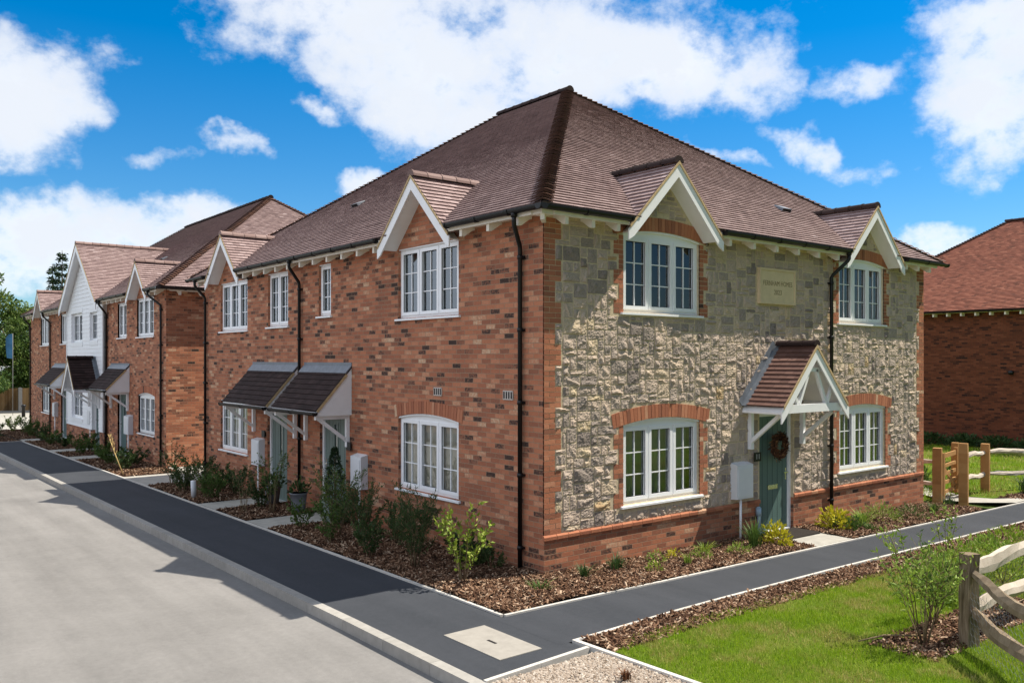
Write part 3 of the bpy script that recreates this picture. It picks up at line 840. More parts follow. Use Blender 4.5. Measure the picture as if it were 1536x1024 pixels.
def door(fr, ua, ub, z0, z1, parent, mat, glazed=True, hinge=1, d=0.0, back=0.09, label=None):
    """composite door in a white frame; handle side = -hinge in u"""
    fb = MB(); f = 0.065
    D0, D1 = d - back - .06, d - back + .03
    fb.fbox(fr, ua, ua + f, D0, D1, z0, z1); fb.fbox(fr, ub - f, ub, D0, D1, z0, z1)
    fb.fbox(fr, ua + f, ub - f, D0, D1, z1 - f, z1); fb.fbox(fr, ua + f, ub - f, D0, D1 + .03, z0, z0 + .04)
    a, b = ua + f, ub - f
    uc = (a + b) / 2
    db = MB()
    zb, zt = z0 + .042, z1 - f
    gw = 0.085; g0, g1 = z0 + 1.05, z1 - 0.28
    e0, e1 = D0 + .015, D1 - .035
    gx = uc - hinge * 0.02
    if glazed:
        db.fbox(fr, a + .004, gx - gw, e0, e1, zb, zt); db.fbox(fr, gx + gw, b - .004, e0, e1, zb, zt)
        db.fbox(fr, gx - gw, gx + gw, e0, e1, zb, g0); db.fbox(fr, gx - gw, gx + gw, e0, e1, g1, zt)
        for q in ((gx - gw - .02, gx - gw + .02, g0 - .02, g1 + .02), (gx + gw - .02, gx + gw + .02, g0 - .02, g1 + .02)):
            db.fbox(fr, q[0], q[1], e1 - .01, e1 + .010, q[2], q[3])
        db.fbox(fr, gx - gw + .021, gx + gw - .021, e1 - .01, e1 + .009, g0 - .02, g0 + .018); db.fbox(fr, gx - gw + .021, gx + gw - .021, e1 - .01, e1 + .009, g1 - .018, g1 + .02)
    else:
        db.fbox(fr, a + .004, b - .004, e0, e1, zb, zt)
    # planked face: fine upright grooves and two low panels
    n = 6
    for k in range(1, n):
        x = a + (b - a) * k / n
        if glazed and gx - gw - .03 < x < gx + gw + .03:
            db.fbox(fr, x - .003, x + .003, e1 - .002, e1 + .0015, zb + .05, g0 - .05, .5, 1)
        else:
            db.fbox(fr, x - .003, x + .003, e1 - .002, e1 + .0015, zb + .05, zt - .05, .5, 1)
    dr = db.build("door", [M[mat], M['dark']], parent)
    if label: dr["label"] = label
    fb.build("door_frame", M['upvc'], dr)
    if glazed:
        gb = MB(); q4 = [fr.P(gx - gw, e0 + .03, g0), fr.P(gx + gw, e0 + .03, g0), fr.P(gx + gw, e0 + .03, g1), fr.P(gx - gw, e0 + .03, g1)]
        gb.poly(q4 if fr.u[0] * fr.n[1] - fr.u[1] * fr.n[0] < 0 else q4[::-1])
        gb.poly([fr.P(gx - gw, e0 + .012, g0), fr.P(gx + gw, e0 + .012, g0), fr.P(gx + gw, e0 + .012, g1), fr.P(gx - gw, e0 + .012, g1)], None, .5, 1)
        gb.build("pane", [M['glass'], M['nets']], dr)
    lb = MB(); lb.fbox(fr, uc - .15, uc + .15, e1, e1 + .012, z0 + .78, z0 + .86); lb.fbox(fr, uc - .12, uc + .12, e1 + .012, e1 + .018, z0 + .80, z0 + .84)
    lb.build("letter_plate", M['chrome'], dr)
    hb = MB(); hx = a + .06 if hinge > 0 else b - .06
    hb.fbox(fr, hx - .018, hx + .018, e1, e1 + .012, z0 + .92, z0 + 1.14)
    P = fr.P
    hb.tube([P(hx, e1 + .012, z0 + 1.06), P(hx, e1 + .05, z0 + 1.06)], .012, 8)
    hb.beam(P(hx, e1 + .05, z0 + 1.06), P(hx + .12 * (1 if hinge > 0 else -1), e1 + .05, z0 + 1.06), .02, .016)
    hb.build("handle", M['chrome'], dr)
    return dr

def number_plate(fr, u, z, parent, digits=None, w=.085):
    mb = MB(); mb.fbox(fr, u - w, u + w, 0.045, 0.058, z - .08, z + .08); mb.fbox(fr, u - .03, u + .03, 0.0, 0.044, z - .04, z + .04)
    p = mb.build("number_plate", M['black'], parent)
    if digits:
        text_on(fr, digits, u, 0.0605, z, 0.13, M['digit'], p, "digits")
    return p

def text_on(fr, s, u, d, z, size, mat, parent, name, ext=0.001, sx=1.0, align=True):
    cu = bpy.data.curves.new("tmp", 'FONT'); cu.body = s; cu.size = size
    cu.align_x = 'CENTER'; cu.align_y = 'CENTER'; cu.extrude = ext; cu.space_character = 1.05
    ob = bpy.data.objects.new("tmp", cu); COL.objects.link(ob)
    bpy.context.view_layer.update()
    dg = bpy.context.evaluated_depsgraph_get()
    me = bpy.data.meshes.new_from_object(ob.evaluated_get(dg))
    off = root_offset(parent)
    for v in me.vertices:
        a, b, c = v.co
        q = fr.P(u + a * sx, d + c, z + b)
        v.co = (q[0] - off[0], q[1] - off[1], q[2] - off[2])
    me.materials.clear()
    bpy.data.objects.remove(ob); bpy.data.curves.remove(cu)
    return link_mesh(name, me, mat, parent)

def lean_canopy(fr, ua, ub, parent, near=-1, zt=2.93, zf=2.10, proj=0.74, cheeks=(True, False), legs=True, d=0.0, label=None, ins=0.12):
    """lean-to door canopy: tiles, lead flashing, gutter, white cheeks and timber brackets"""
    P = fr.P
    mb = MB()
    L = sqrt(proj ** 2 + (zt - zf) ** 2)
    U = np.array(P(1, 0, 0)) - np.array(P(0, 0, 0)); o = np.array(P(0, 1, 0)) - np.array(P(0, 0, 0))
    V = (-o * proj + np.array((0, 0, zt - zf))) / L; Nn = (o * (zt - zf) + np.array((0, 0, proj))) / L
    O = np.array(P(0, d + proj, zf))
    tiles(mb, O, U, V, Nn, [(ua, 0), (ub, 0), (ub, L * .84), (ua, L * .84)], 0.125, 0.19, 0.016, None, .5, .2)
    mb.poly([O + U * a + V * v - Nn * .012 for a, v in ((ua, 0), (ub, 0), (ub, L), (ua, L))], None, .2)
    c = mb.build("porch_canopy", M['slate'], parent)
    if label: c["label"] = label
    fl = MB()
    fl.hexa([O + U * a + V * v + Nn * n for n in (0.0, 0.024) for a, v in ((ua - .005, L * .83), (ub + .005, L * .83), (ub + .005, L), (ua - .005, L))])
    fl.fbox(fr, ua - .005, ub + .005, d, d + .012, zt - .01, zt + .075)
    fl.build("lead_flashing", M['lead'], c)
    g = MB(); r = 0.050; K = 6; zz = zf - .042; dd = d + proj + .035
    g.dprism(fr, [(dd + r * cos(pi + pi * k / K), zz + r * sin(pi + pi * k / K)) for k in range(K + 1)] + [(dd + r, zz + .01), (dd - r, zz + .01)], ua - .01, ub + .01)
    for uu in (ua - .012, ub - .018, (ua + ub) / 2):
        rr = r + .008
        g.dprism(fr, [(dd + rr * cos(pi + pi * k / K), zz + rr * sin(pi + pi * k / K)) for k in range(K + 1)] + [(dd + rr, zz + .014), (dd - rr, zz + .014)], uu, uu + .03)
    g.build("gutter", M['black'], c)
    zb = zf - .10
    for (uu, has, sg) in ((ua, cheeks[0], 1), (ub, cheeks[1], -1)):
        if has:
            ch = MB()
            a, b = sorted((uu + sg * .012, uu + sg * .035))
            ch.dprism(fr, [(d, zb), (d + proj - .02, zb), (d + proj - .02, zf - .02), (d, zt - .045)], a, b)
            # lapped boards
            for k in range(1, 5):
                z = zb + k * .16
                dm = proj * (1 - (z - zf + .06) / (zt - zf)) - .04
                if dm > .1: ch.fbox(fr, *sorted((uu + sg * .008, uu + sg * .0125)), d, d + min(dm, proj - .03), z - .006, z)
            ch.build("cheek", M['board'], c)
            vg = MB()
            vg.hexa([O + U * a2 + V * v + Nn * n for n in (-.05, -.002) for a2, v in ((uu - sg * .004, 0), (uu + sg * .010, 0), (uu + sg * .010, L * .83), (uu - sg * .004, L * .83))])
            vg.build("verge", M['buff'], c)
        br = MB()
        x = uu + sg * ins
        br.fbox(fr, x - .035, x + .035, d + .002, d + .07, zb - .62, zb - .002)
        br.fbox(fr, x - .035, x + .035, d + .071, d + proj - .03, zb - .075, zb - .002)
        br.beam(P(x, d + .05, zb - .50), P(x, d + proj - .10, zb - .06), .055, .06)
        br.build("bracket", M['white'], c)
    sf = MB(); sf.fbox(fr, ua + .04, ub - .04, d + .002, d + proj - .03, zb + .002, zb + .016); sf.fbox(fr, ua + .036, ub - .036, d + proj - .028, d + proj - .008, zb + .018, zf - .025)
    sf.build("soffit", M['white'], c)
    return c

def gable_canopy(fr, c, parent, hw=1.0, proj=0.84, zr=3.32, ze=2.26, mat='porchtile', d=0.0, truss=True, gauge=.105, ridge='slate', label=None, tw=.165):
    P = fr.P
    sl = (zr - ze) / hw; L = sqrt(1 + sl * sl); S = hw * L
    mb = MB()
    o = np.array(P(0, 1, 0)) - np.array(P(0, 0, 0))
    for sg in (-1, 1):
        out = np.array(P(sg, 0, 0)) - np.array(P(0, 0, 0))
        V = (-out + np.array((0, 0, sl))) / L; Nn = (out * sl + np.array((0, 0, 1.))) / L
        O2 = np.array(P(c + sg * hw, 0, ze))
        tiles(mb, O2, o, V, Nn, [(d + .10, 0), (d + proj, 0), (d + proj, S), (d + .10, S)], gauge, tw, .02, None, .5, .2)
        mb.poly([O2 + o * a + V * v - Nn * .012 for a, v in ((d, 0), (d + proj, 0), (d + proj, S), (d, S))], None, .2)
    cp = mb.build("porch_canopy", M[mat], parent)
    if label: cp["label"] = label
    rb = MB(); ridge_tiles(rb, P(c, d + proj + .01, zr + .02), P(c, d + .05, zr + .02), .10, .3); rb.build("ridge_tiles", M[ridge], cp)
    lf = MB()
    for sg in (-1, 1):
        out = np.array(P(sg, 0, 0)) - np.array(P(0, 0, 0))
        V = (-out + np.array((0, 0, sl))) / L; Nn = (out * sl + np.array((0, 0, 1.))) / L
        O2 = np.array(P(c + sg * hw, 0, ze))
        lf.hexa([O2 + o * a + V * v + Nn * n for n in (-.005, .018) for a, v in ((d + .002, -.02), (d + .115, -.02), (d + .115, S), (d + .002, S))])
        lf.hexa([O2 + o * a + V * v + Nn * n for n in (.0185, .13) for a, v in ((d + .002, -.02), (d + .02, -.02), (d + .02, S), (d + .002, S))])
    lf.build("lead_flashing", M['lead'], cp)
    df = d + proj
    for sg in (-1, 1):
        bb = MB(); e = hw + .05
        top = lambda w: zr - .03 - sl * w
        bb.fprism(fr, [(c, top(0)), (c + sg * e, top(e)), (c + sg * e, top(e - .04) - .17 * L), (c + sg * (e - .1), top(e - .1) - .15 * L), (c, top(0) - .15 * L)], df - .03, df - .004)
        bb.fprism(fr, [(c, top(0) - .035 * L), (c + sg * (e - .03), top(e - .03) - .035 * L), (c + sg * (e - .03), top(e - .03) - .055 * L), (c, top(0) - .055 * L)], d + .004, df - .032)
        bb.build("bargeboard", M['white'], cp)
    vb = MB()
    for sg in (-1, 1):
        tp = lambda w: zr + .012 - sl * w
        vb.fprism(fr, [(c, tp(0)), (c + sg * hw, tp(hw)), (c + sg * hw, tp(hw) - .04 * L), (c, tp(0) - .04 * L)], df - .003, df + .012)
    vb.build("verge", M['buff'], cp)
    if truss:
        tb = MB(); w = .07
        zt = ze + .02
        D0, D1 = df - .14, df - .06
        tb.fbox(fr, c - hw * .86, c + hw * .86, D0, D1, zt - .14, zt)              # tie beam
        tb.fbox(fr, c - hw * .30, c + hw * .30, D0 + .01, D1 - .01, zr - .46, zr - .39)   # collar
        for sg in (-1, 1):
            tb.beam(P(c + sg * hw * .42, (D0 + D1) / 2, zt + .002), P(c + sg * hw * .10, (D0 + D1) / 2, zr - .42), .06, .055)
            tb.beam(P(c + sg * hw * .46, (D0 + D1) / 2, zt + .002), P(c + sg * hw * .62, (D0 + D1) / 2, zt + .30), .055, .05)
            tb.fbox(fr, *sorted((c + sg * (hw * .86 + .002), c + sg * (hw * .86 + .075))), d + .004, df - .034, zt - .16, zt - .012)   # side plate
        tb.build("truss", M['white'], cp)
        for sg in (-1, 1):
            x = c + sg * hw * .80
            br = MB()
            br.fbox(fr, x - .04, x + .04, d + .002, d + .08, zt - .80, zt - .162)
            br.beam(P(x, d + .06, zt - .66), P(x, df - .20, zt - .17), .06, .065)
            br.build("bracket", M['white'], cp)
    else:
        for sg in (-1, 1):
            x = c + sg * hw * .72
            br = MB()
            br.fbox(fr, x - .035, x + .035, d + .002, d + .07, ze - .72, ze - .05)
            br.fbox(fr, x - .035, x + .035, d + .071, df - .05, ze - .11, ze - .04)
            br.beam(P(x, d + .05, ze - .60), P(x, df - .15, ze - .10), .055, .06)
            br.build("bracket", M['white'], cp)
    return cp
# ------------------------------------------------------------------ the corner house
H1X, H1Y = 11.2, 13.7
house = thing("corner_house", "two storey corner house with one pale stone side and one red brick side", "house", (H1X / 2, H1Y / 2, 0.0))
FR1 = Frame((H1X, 0), (0, 1), (1, 0)); FB1 = Frame((0, H1Y), (1, 0), (0, 1))

gabL = [(3.04, 1.06, 6.13, 1.0, 0), (11.78, 1.06, 6.13, 1.0, 0)]
gabS = [(2.55, 1.08, 6.17, 1.0, 0), (8.65, 1.08, 6.15, 1.0, 0)]

opsL = [(2.08, 3.92, 3.785, 5.0, 0), (2.08, 3.92, 0.815, 2.06, 0.085), (6.49, 7.03, 3.95, 4.99, 0), (8.51, 9.59, 3.805, 5.0, 0),
        (10.80, 12.56, 3.775, 4.98, 0), (10.80, 12.56, 0.80, 2.05, 0.0), (5.86, 6.98, -0.12, 2.06, 0), (8.55, 9.62, -0.14, 2.06, 0)]
w = MB()
wall(w, FL, 0, H1Y, -0.6, EAVE_Z, opsL)
for (c, hw, zr, sl, vv) in gabL: gable_wall(w, FL, c, zr, sl, EAVE_Z)
wall(w, FR1, 0, H1Y, -0.8, EAVE_Z, uo=3.3)
wall(w, FB1, 0, H1X, -0.8, EAVE_Z, uo=5.1)
w.build("brick_wall", M['brick'], house)

ext_L = []
def wl(*a, **k): return window(FL, *a, house, **k)
wl(2.08, 3.92, 3.785, 5.0)
wl(2.08, 3.92, 0.815, 2.06, rise=0.085, inside='blind')
wl(6.49, 7.03, 3.95, 4.99, lights=1)
wl(8.51, 9.59, 3.805, 5.0, lights=2)
wl(10.80, 12.56, 3.775, 4.98)
wl(10.80, 12.56, 0.80, 2.05, inside='blind')
ab = MB(); arch(ab, FL, 2.08, 3.92, 2.06, 0.085, ext=0.10, h=0.215); ab.build("brick_arch", M['brickunit'], house)

door(FL, 5.86, 6.98, -0.10, 2.06, house, 'sage', True, -1)
door(FL, 8.55, 9.62, -0.12, 2.06, house, 'sage', True, 1)
lean_canopy(FL, 5.62, 7.68, house, cheeks=(True, False))
lean_canopy(FL, 7.97, 10.45, house, cheeks=(True, False), zf=2.10)
meter_box(FL, 5.0, 5.40, 0.64, 1.29, house, -0.1)
meter_box(FL, 9.76, 10.2, 0.62, 1.25, house, -0.1)
number_plate(FL, 5.66, 1.40, house); number_plate(FL, 9.74, 1.36, house)
air_vent(FL, 2.66, 2.535, house); air_vent(FL, 0.80, 2.535, house)

# ---- stone side
opsS = [(1.60, 3.42, 3.795, 5.0, 0.085), (7.70, 9.46, 3.795, 5.0, 0.085), (1.60, 3.42, 0.835, 2.06, 0.085), (7.72, 9.52, 0.845, 2.07, 0.085), (5.08, 6.14, -0.10, 2.10, 0)]
PL0, PL1 = 0.505, 0.58
mw = MB()
wall(mw, FS, 0, H1X, PL0, EAVE_Z, [(o[0], o[1], max(o[2], PL0), o[3], o[4]) for o in opsS])
for (c, hw, zr, sl, vv) in gabS: gable_wall(mw, FS, c, zr, sl, EAVE_Z)
sw = mw.build("stone_wall", M['mortar'], house)
pw = MB()
wall(pw, FS, 0, H1X, -0.8, PL0, [(5.08, 6.14, -0.8, PL0, 0)], uo=0.11)
for k in range(int(H1X / 0.2235) + 1):
    a = k * 0.2235 + 0.003; b = min(a + 0.2155, H1X + .02)
    if a > H1X - .05: break
    if k == 0: a = -0.018
    if b > 5.08 and a < 6.14:
        if a < 5.06: b = 5.075
        elif b > 6.16: a = 6.145
        else: continue
    q = [(-0.02, PL0 + .004), (0.030, PL0 + .004), (0.032, PL1 - .025), (0.012, PL1 - .002), (-0.02, PL1 - .002)]
    pw.dprism(FS, q, a, b, min(1, max(.25, random.gauss(.6, .15))), 1)
pw.build("plinth", [M['brick'], M['brickunit']], house)

for u_, s_ in ((0.0, 1), (H1X, -1)):
    qb = MB(); quoin(qb, FS, u_, s_, PL1, 5.11, per=4); qb.build("brick_quoin", M['brickunit'], house)
JN, JW = 0.10, 0.212
for (ua, ub, za, zb, rise) in opsS[:4]:
    for u_, s_ in ((ua, -1), (ub, 1)):
        qb = MB(); quoin(qb, FS, u_, s_, za - .03, zb, JN, JW, 3); qb.build("brick_jamb", M['brickunit'], house)
    qb = MB(); arch(qb, FS, ua, ub, zb, rise, ext=0.225, h=0.215); qb.build("brick_arch", M['brickunit'], house)

def qwidth(k, narrow, wide, per): return wide if (k // per) % 2 == 0 else narrow
CU, CZ = 0.07, 0.075
nu = int(H1X / CU); nz = int((6.1 - PL1) / CZ)
free = np.zeros((nz, nu), bool)
for j in range(nz):
    z0c = PL1 + j * CZ; zc = z0c + CZ / 2
    for i in range(nu):
        a, b = i * CU, (i + 1) * CU
        ok = True
        if z0c + CZ > 5.115:
            ok = any(abs((a + b) / 2 - c) < zr - 0.17 * 1.414 - (z0c + CZ) for (c, hw, zr, sl, vv) in gabS)
        if zc < 5.11:
            wq = qwidth(j, .21, .325, 4)
            if a < wq - .005 or b > H1X - wq + .005: ok = False
        for (ua, ub, za, zb, rise) in opsS[:4]:
            k = int((zc - (za - .03)) / .075)
            if za - .03 < zc < zb:
                jw = qwidth(k, JN, JW, 3)
                if b > ua - jw + .01 and a < ub + jw - .01: ok = False
            if zb <= zc:
                u = (a + b) / 2
                rr = rise * (1 - ((u - (ua + ub) / 2) / ((ub - ua) / 2)) ** 2)
                if zc < zb + rr + .215 + .045 and b > ua - .26 and a < ub + .26: ok = False
            if za - .10 < zc <= za - .03 and b > ua - .07 and a < ub + .07: ok = False
        ua, ub = 5.08, 6.14
        if zc < 2.12 and b > ua - .005 and a < ub + .005: ok = False
        if 5.0 - .02 < b and a < 6.14 + .02 and 4.04 < zc < 4.71: ok = False
        free[j, i] = ok

SV = []; SF = []; ST = []
def add_stone(u0, u1, z0, z1):
    j = 0.0072
    u0 += j; u1 -= j; z0 += j; z1 -= j
    w, h = u1 - u0, z1 - z0
    nx = max(6, min(18, int(w / 0.019) + 3)); nyy = max(6, min(18, int(h / 0.019) + 3))
    gx = np.concatenate(([0, .008 / w], np.linspace(.008 / w, 1 - .008 / w, nx - 2)[1:-1], [1 - .008 / w, 1]))
    gz = np.concatenate(([0, .008 / h], np.linspace(.008 / h, 1 - .008 / h, nyy - 2)[1:-1], [1 - .008 / h, 1]))
    X, Z = np.meshgrid(gx, gz)
    # cleft face: the lowest of a few random planes, with a rough edge
    H = np.full(X.shape, 0.075)
    for k in range(random.choice((4, 5, 6, 7))):
        a = random.uniform(.016, .042); sx = random.gauss(-.012, .055); sz = random.gauss(-.018, .055)
        H = np.minimum(H, a + sx * (X - .5) + sz * (Z - .5))
    H2 = np.full(X.shape, -.02)
    for k in range(2):
        a = random.uniform(.006, .024); sx = random.gauss(0, .08); sz = random.gauss(0, .08)
        H2 = np.maximum(H2, a + sx * (X - random.random()) + sz * (Z - random.random()))
    H = np.minimum(H, np.maximum(H2, .012))
    H = np.clip(H, 0.006, 0.038)
    H += rng.normal(0, .0030, H.shape)
    edge = np.minimum(np.minimum(X * w, (1 - X) * w), np.minimum(Z * h, (1 - Z) * h))
    H = np.minimum(H, 0.008 + edge * random.uniform(.9, 2.4))
    H[0, :] = H[-1, :] = H[:, 0] = H[:, -1] = -0.004
    JX = rng.normal(0, .0025, X.shape); JZ = rng.normal(0, .0025, X.shape)
    JX[:, [0, 1, -2, -1]] *= .6; JZ[[0, 1, -2, -1], :] *= .6
    base = len(SV) and sum(len(q) for q in SV)
    V = np.stack([u0 + X * w + JX, -H, z0 + Z * h + JZ], -1).reshape(-1, 3)
    n0 = add_stone.n
    a = np.arange(len(gz) - 1)[:, None] * len(gx) + np.arange(len(gx) - 1)[None, :] + n0
    SF.append(np.stack([a, a + 1, a + len(gx) + 1, a + len(gx)], -1).reshape(-1, 4))
    ST.append(np.full((len(gx) - 1) * (len(gz) - 1), min(1, max(0, random.gauss(.45, .23)))))
    SV.append(V); add_stone.n += len(V)
add_stone.n = 0
used = ~free
for j in range(nz):
    i = 0
    while i < nu:
        if used[j, i]: i += 1; continue
        wq = random.choice((2, 2, 3, 3, 3, 4, 4, 5)); hq = random.choice((1, 2, 2, 2, 3, 3))
        if wq <= 2: hq = max(hq, 2)
        # shrink to what is free
        ww = 0
        while ww < wq and i + ww < nu and not used[j, i + ww]: ww += 1
        # avoid leaving slivers
        if i + ww < nu and not used[j, i + ww] and (i + ww + 1 >= nu or used[j, i + ww + 1]): ww += 1
        hh = 1
        while hh < hq and j + hh < nz and not used[j + hh, i:i + ww].any(): hh += 1
        used[j:j + hh, i:i + ww] = True
        add_stone(i * CU, (i + ww) * CU, PL1 + j * CZ, PL1 + (j + hh) * CZ)
        i += ww
np_mesh("rubble_stones", np.concatenate(SV), np.concatenate(SF), np.concatenate(ST), M['stone'], sw)

def ws(o, **k): return window(FS, o[0], o[1], o[2], o[3], house, rise=o[4], **k)
ws(opsS[0]); ws(opsS[1]); ws(opsS[2], inside='nets'); ws(opsS[3])
door(FS, 5.08, 6.14, -0.08, 2.10, house, 'green', False, -1)
gable_canopy(FS, 5.57, house, 1.0, 0.84, 3.31, 2.27)
meter_box(FS, 4.24, 4.69, 0.66, 1.29, house, -0.1)
number_plate(FS, 4.955, 1.345, house, "11", .10)
mb = MB(); mb.fbox(FS, 5.02, 6.12, 0.0, 0.052, 4.06, 4.70)
pq = mb.build("date_plaque", M['plaque'], house)
fb = MB()
for q in ((5.02, 6.12, 4.06, 4.10), (5.02, 6.12, 4.66, 4.70), (5.02, 5.055, 4.10, 4.66), (6.085, 6.12, 4.10, 4.66)):
    fb.fbox(FS, q[0], q[1], 0.053, 0.066, q[2], q[3])
fb.build("plaque_border", M['plaque'], pq)
text_on(FS, "FERNHAM HOMES", 5.57, 0.0535, 4.43, 0.125, M['engraved'], pq, "lettering", .0008, 0.86)
text_on(FS, "2023", 5.57, 0.0535, 4.27, 0.125, M['engraved'], pq, "lettering", .0008, 0.95)

roof1, zr1 = hip_roof(house, -OVER, H1X + OVER, -OVER, H1Y + OVER, EAVE_Z, 'tile', gabL, gabS)
for (c, hw, zr, sl, vv) in gabL: gablet(FL, c, house, hw, zr, sl)
for (c, hw, zr, sl, vv) in gabS: gablet(FS, c, house, hw, zr, sl, ridge='slate')
gE = OVER + 0.035 + 0.056
gutter("gutter", FL, [(-gE, 3.04 - 1.10), (3.04 + 1.10, 11.78 - 1.10), (11.78 + 1.10, H1Y + gE)], house)
gutter("gutter", FS, [(-gE, 2.55 - 1.12), (2.55 + 1.12, 8.65 - 1.12), (8.65 + 1.12, H1X + gE)], house)
eaves(FL, [(-.05, 3.04 - 1.02), (3.04 + 1.02, 11.78 - 1.02), (11.78 + 1.02, H1Y + .05)], house)
eaves(FS, [(-.05, 2.55 - 1.04), (2.55 + 1.04, 8.65 - 1.04), (8.65 + 1.04, H1X + .05)], house)
mb = MB(); mb.box((-OVER + .045, -OVER + .045, 5.07), (-.02, -.02, 5.16)); mb.beam((0.0, 0.0, 5.06), (-.22, -.22, 5.06), .06, .14)
mb.build("rafter_feet", M['cream'], house)
downpipe(FL, 0.46, house, uo=-0.2); downpipe(FL, 7.82, house, uo=-.1); downpipe(FL, 13.52, house)
downpipe(FS, 7.34, house, uo=.16)
L1 = sqrt(1 + PITCH ** 2)
def on_w(y, run): return (-OVER + run, y, EAVE_Z + PITCH * run)
tile_vent(on_w(8.55, 1.97), (0, 1, 0), (1 / L1, 0, PITCH / L1), (-PITCH / L1, 0, 1 / L1), house)
tile_vent((7.26, -OVER + 1.2, EAVE_Z + PITCH * 1.2), (1, 0, 0), (0, 1 / L1, PITCH / L1), (0, -PITCH / L1, 1 / L1), house)
mb = MB(); mb.tube([(.30, 13.72, 2.42), (.30, 13.98, 2.42)], .075, 12, m=0); mb.tube([(.30, 13.98, 2.42), (.30, 14.02, 2.42)], .09, 12, m=1); mb.tube([(.30, 13.70, 2.42), (.30, 13.73, 2.42)], .11, 12, m=1)
mb.build("boiler_flue", [M['chrome'], M['black']], house)

# ------------------------------------------------------------------ the terrace beyond the side path
B0, B1_, BZ = 17.0, 37.9, -0.15
terr = thing("terraced_house", "brick terrace further along the street with a white weatherboarded gable in its middle", "house", (5.6, 27.4, BZ - .1))
FE = Frame((0, B0), (1, 0), (0, -1)); FBk = Frame((0, B1_), (1, 0), (0, 1)); FRk = Frame((11.2, 0), (0, 1), (1, 0))
WA, WB, WD = 23.72, 29.40, 0.13        # the weatherboarded bay
gabT = [(19.14, 1.06, 6.13, 1.0, 0), (34.70, 1.06, 6.13, 1.0, 0), (26.55, 2.95, 7.45, 0.79, 0)]
opsT = [(18.20, 19.98, 3.785, 5.0, 0), (21.20, 22.28, 3.80, 4.97, 0), (18.12, 19.82, 0.73, 1.93, .085), (21.20, 22.30, -.20, 1.95, 0),
        (33.72, 35.50, 3.70, 5.0, 0), (30.10, 31.25, 3.72, 4.97, 0), (33.40, 35.20, 0.66, 1.93, 0), (30.15, 31.20, -.26, 1.95, 0)]
w = MB()
wall(w, FL, B0, WA, -0.9, EAVE_Z, opsT, uo=.07); wall(w, FL, WB, B1_, -0.9, EAVE_Z, opsT, uo=.07)
for g_ in gabT[:2]: gable_wall(w, FL, g_[0], g_[2], g_[3], EAVE_Z)
wall(w, FE, 0, 11.2, -0.9, EAVE_Z, uo=1.4); wall(w, FBk, 0, 11.2, -.9, EAVE_Z); wall(w, FRk, B0, B1_, -.9, EAVE_Z)
wall(w, FL, WA, WB, -0.9, 0.46, [(24.32, 25.30, -.9, .46, 0)], d=WD - .03)
for x in (WA, WB): w.poly([(0, x, -.9), (-(WD - .03), x, -.9), (-(WD - .03), x, .46), (0, x, .46)])
w.build("brick_wall", M['brick'], terr)
# weatherboards
opsW = [(26.78, 28.60, 3.72, 4.86), (24.50, 25.62, 3.74, 4.80), (26.75, 28.55, 0.78, 2.0), (24.32, 25.30, -.2, 1.98)]
wb = MB()
zt_ = 7.45 - .14 * sqrt(1 + .79 ** 2)
z = 0.46
while z < zt_:
    z1 = min(z + 0.15, zt_)
    hwz = min((WB - WA) / 2, max(0, (zt_ - z1)) / .79)
    ivs = [(26.56 - hwz, 26.56 + hwz)]
    for (a, b, za, zb) in opsW:
        if zb > z + .02 and za < z1 - .02:
            ivs = [q for (s, e) in ivs for q in ((s, min(e, a)), (max(s, b), e)) if q[1] - q[0] > .02]
    for (s, e) in ivs:
        wb.poly([FL.P(s, WD + .016, z), FL.P(e, WD + .016, z), FL.P(e, WD, z1 + .004), FL.P(s, WD, z1 + .004)])
        wb.poly([FL.P(s, WD + .016, z), FL.P(e, WD + .016, z), FL.P(e, WD - .004, z), FL.P(s, WD - .004, z)])
    z += 0.15
for x in (WA, WB):
    wb.poly([(0, x, .46), (-(WD + .012), x, .46), (-(WD + .012), x, 5.15), (0, x, 5.15)])
    wb.fbox(FL, x - .05 if x == WA else x - .03, x + .03 if x == WA else x + .05, WD - .01, WD + .03, .46, 5.1)
for (a, b, za, zb) in opsW:
    for x in (a, b): wb.poly([FL.P(x, WD + .01, max(za, .46)), FL.P(x, -.10, max(za, .46)), FL.P(x, -.10, zb), FL.P(x, WD + .01, zb)])
    wb.poly([FL.P(a, WD + .01, zb), FL.P(b, WD + .01, zb), FL.P(b, -.10, zb), FL.P(a, -.10, zb)])
    if za > 0: wb.poly([FL.P(a, WD + .01, za), FL.P(b, WD + .01, za), FL.P(b, -.10, za), FL.P(a, -.10, za)])
for (a, b, za, zb) in opsW:
    if za > 0: wb.fbox(FL, a - .06, b + .06, WD - .02, WD + .022, za - .16, za - .001)
    wb.fbox(FL, a - .06, b + .06, WD - .02, WD + .022, zb + .001, zb + .16)
wb.build("weatherboarding", M['board'], terr)
def wt(a, b, za, zb, **k): return window(FL, a, b, za, zb, terr, **k)
for o, li, ins in zip(opsT[:3], (3, 2, 3), (None, None, None)): wt(*o[:4], lights=li, rise=o[4], inside=ins)
wt(*opsT[4][:4], lights=3); wt(*opsT[5][:4], lights=2); wt(*opsT[6][:4], lights=3)
wt(26.78, 28.60, 3.72, 4.86, lights=2, d=0.095); wt(24.50, 25.62, 3.74, 4.80, lights=1, d=0.095); wt(26.75, 28.55, 0.78, 2.0, lights=2, d=0.095)
ab = MB(); arch(ab, FL, 18.12, 19.82, 1.93, .085, ext=.10); ab.build("brick_arch", M['brickunit'], terr)
door(FL, 21.20, 22.30, -.20, 1.95, terr, 'teal', True, -1); door(FL, 30.15, 31.20, -.26, 1.95, terr, 'teal', True, 1); door(FL, 24.32, 25.30, -.22, 1.98, terr, 'teal', True, -1, d=.08)
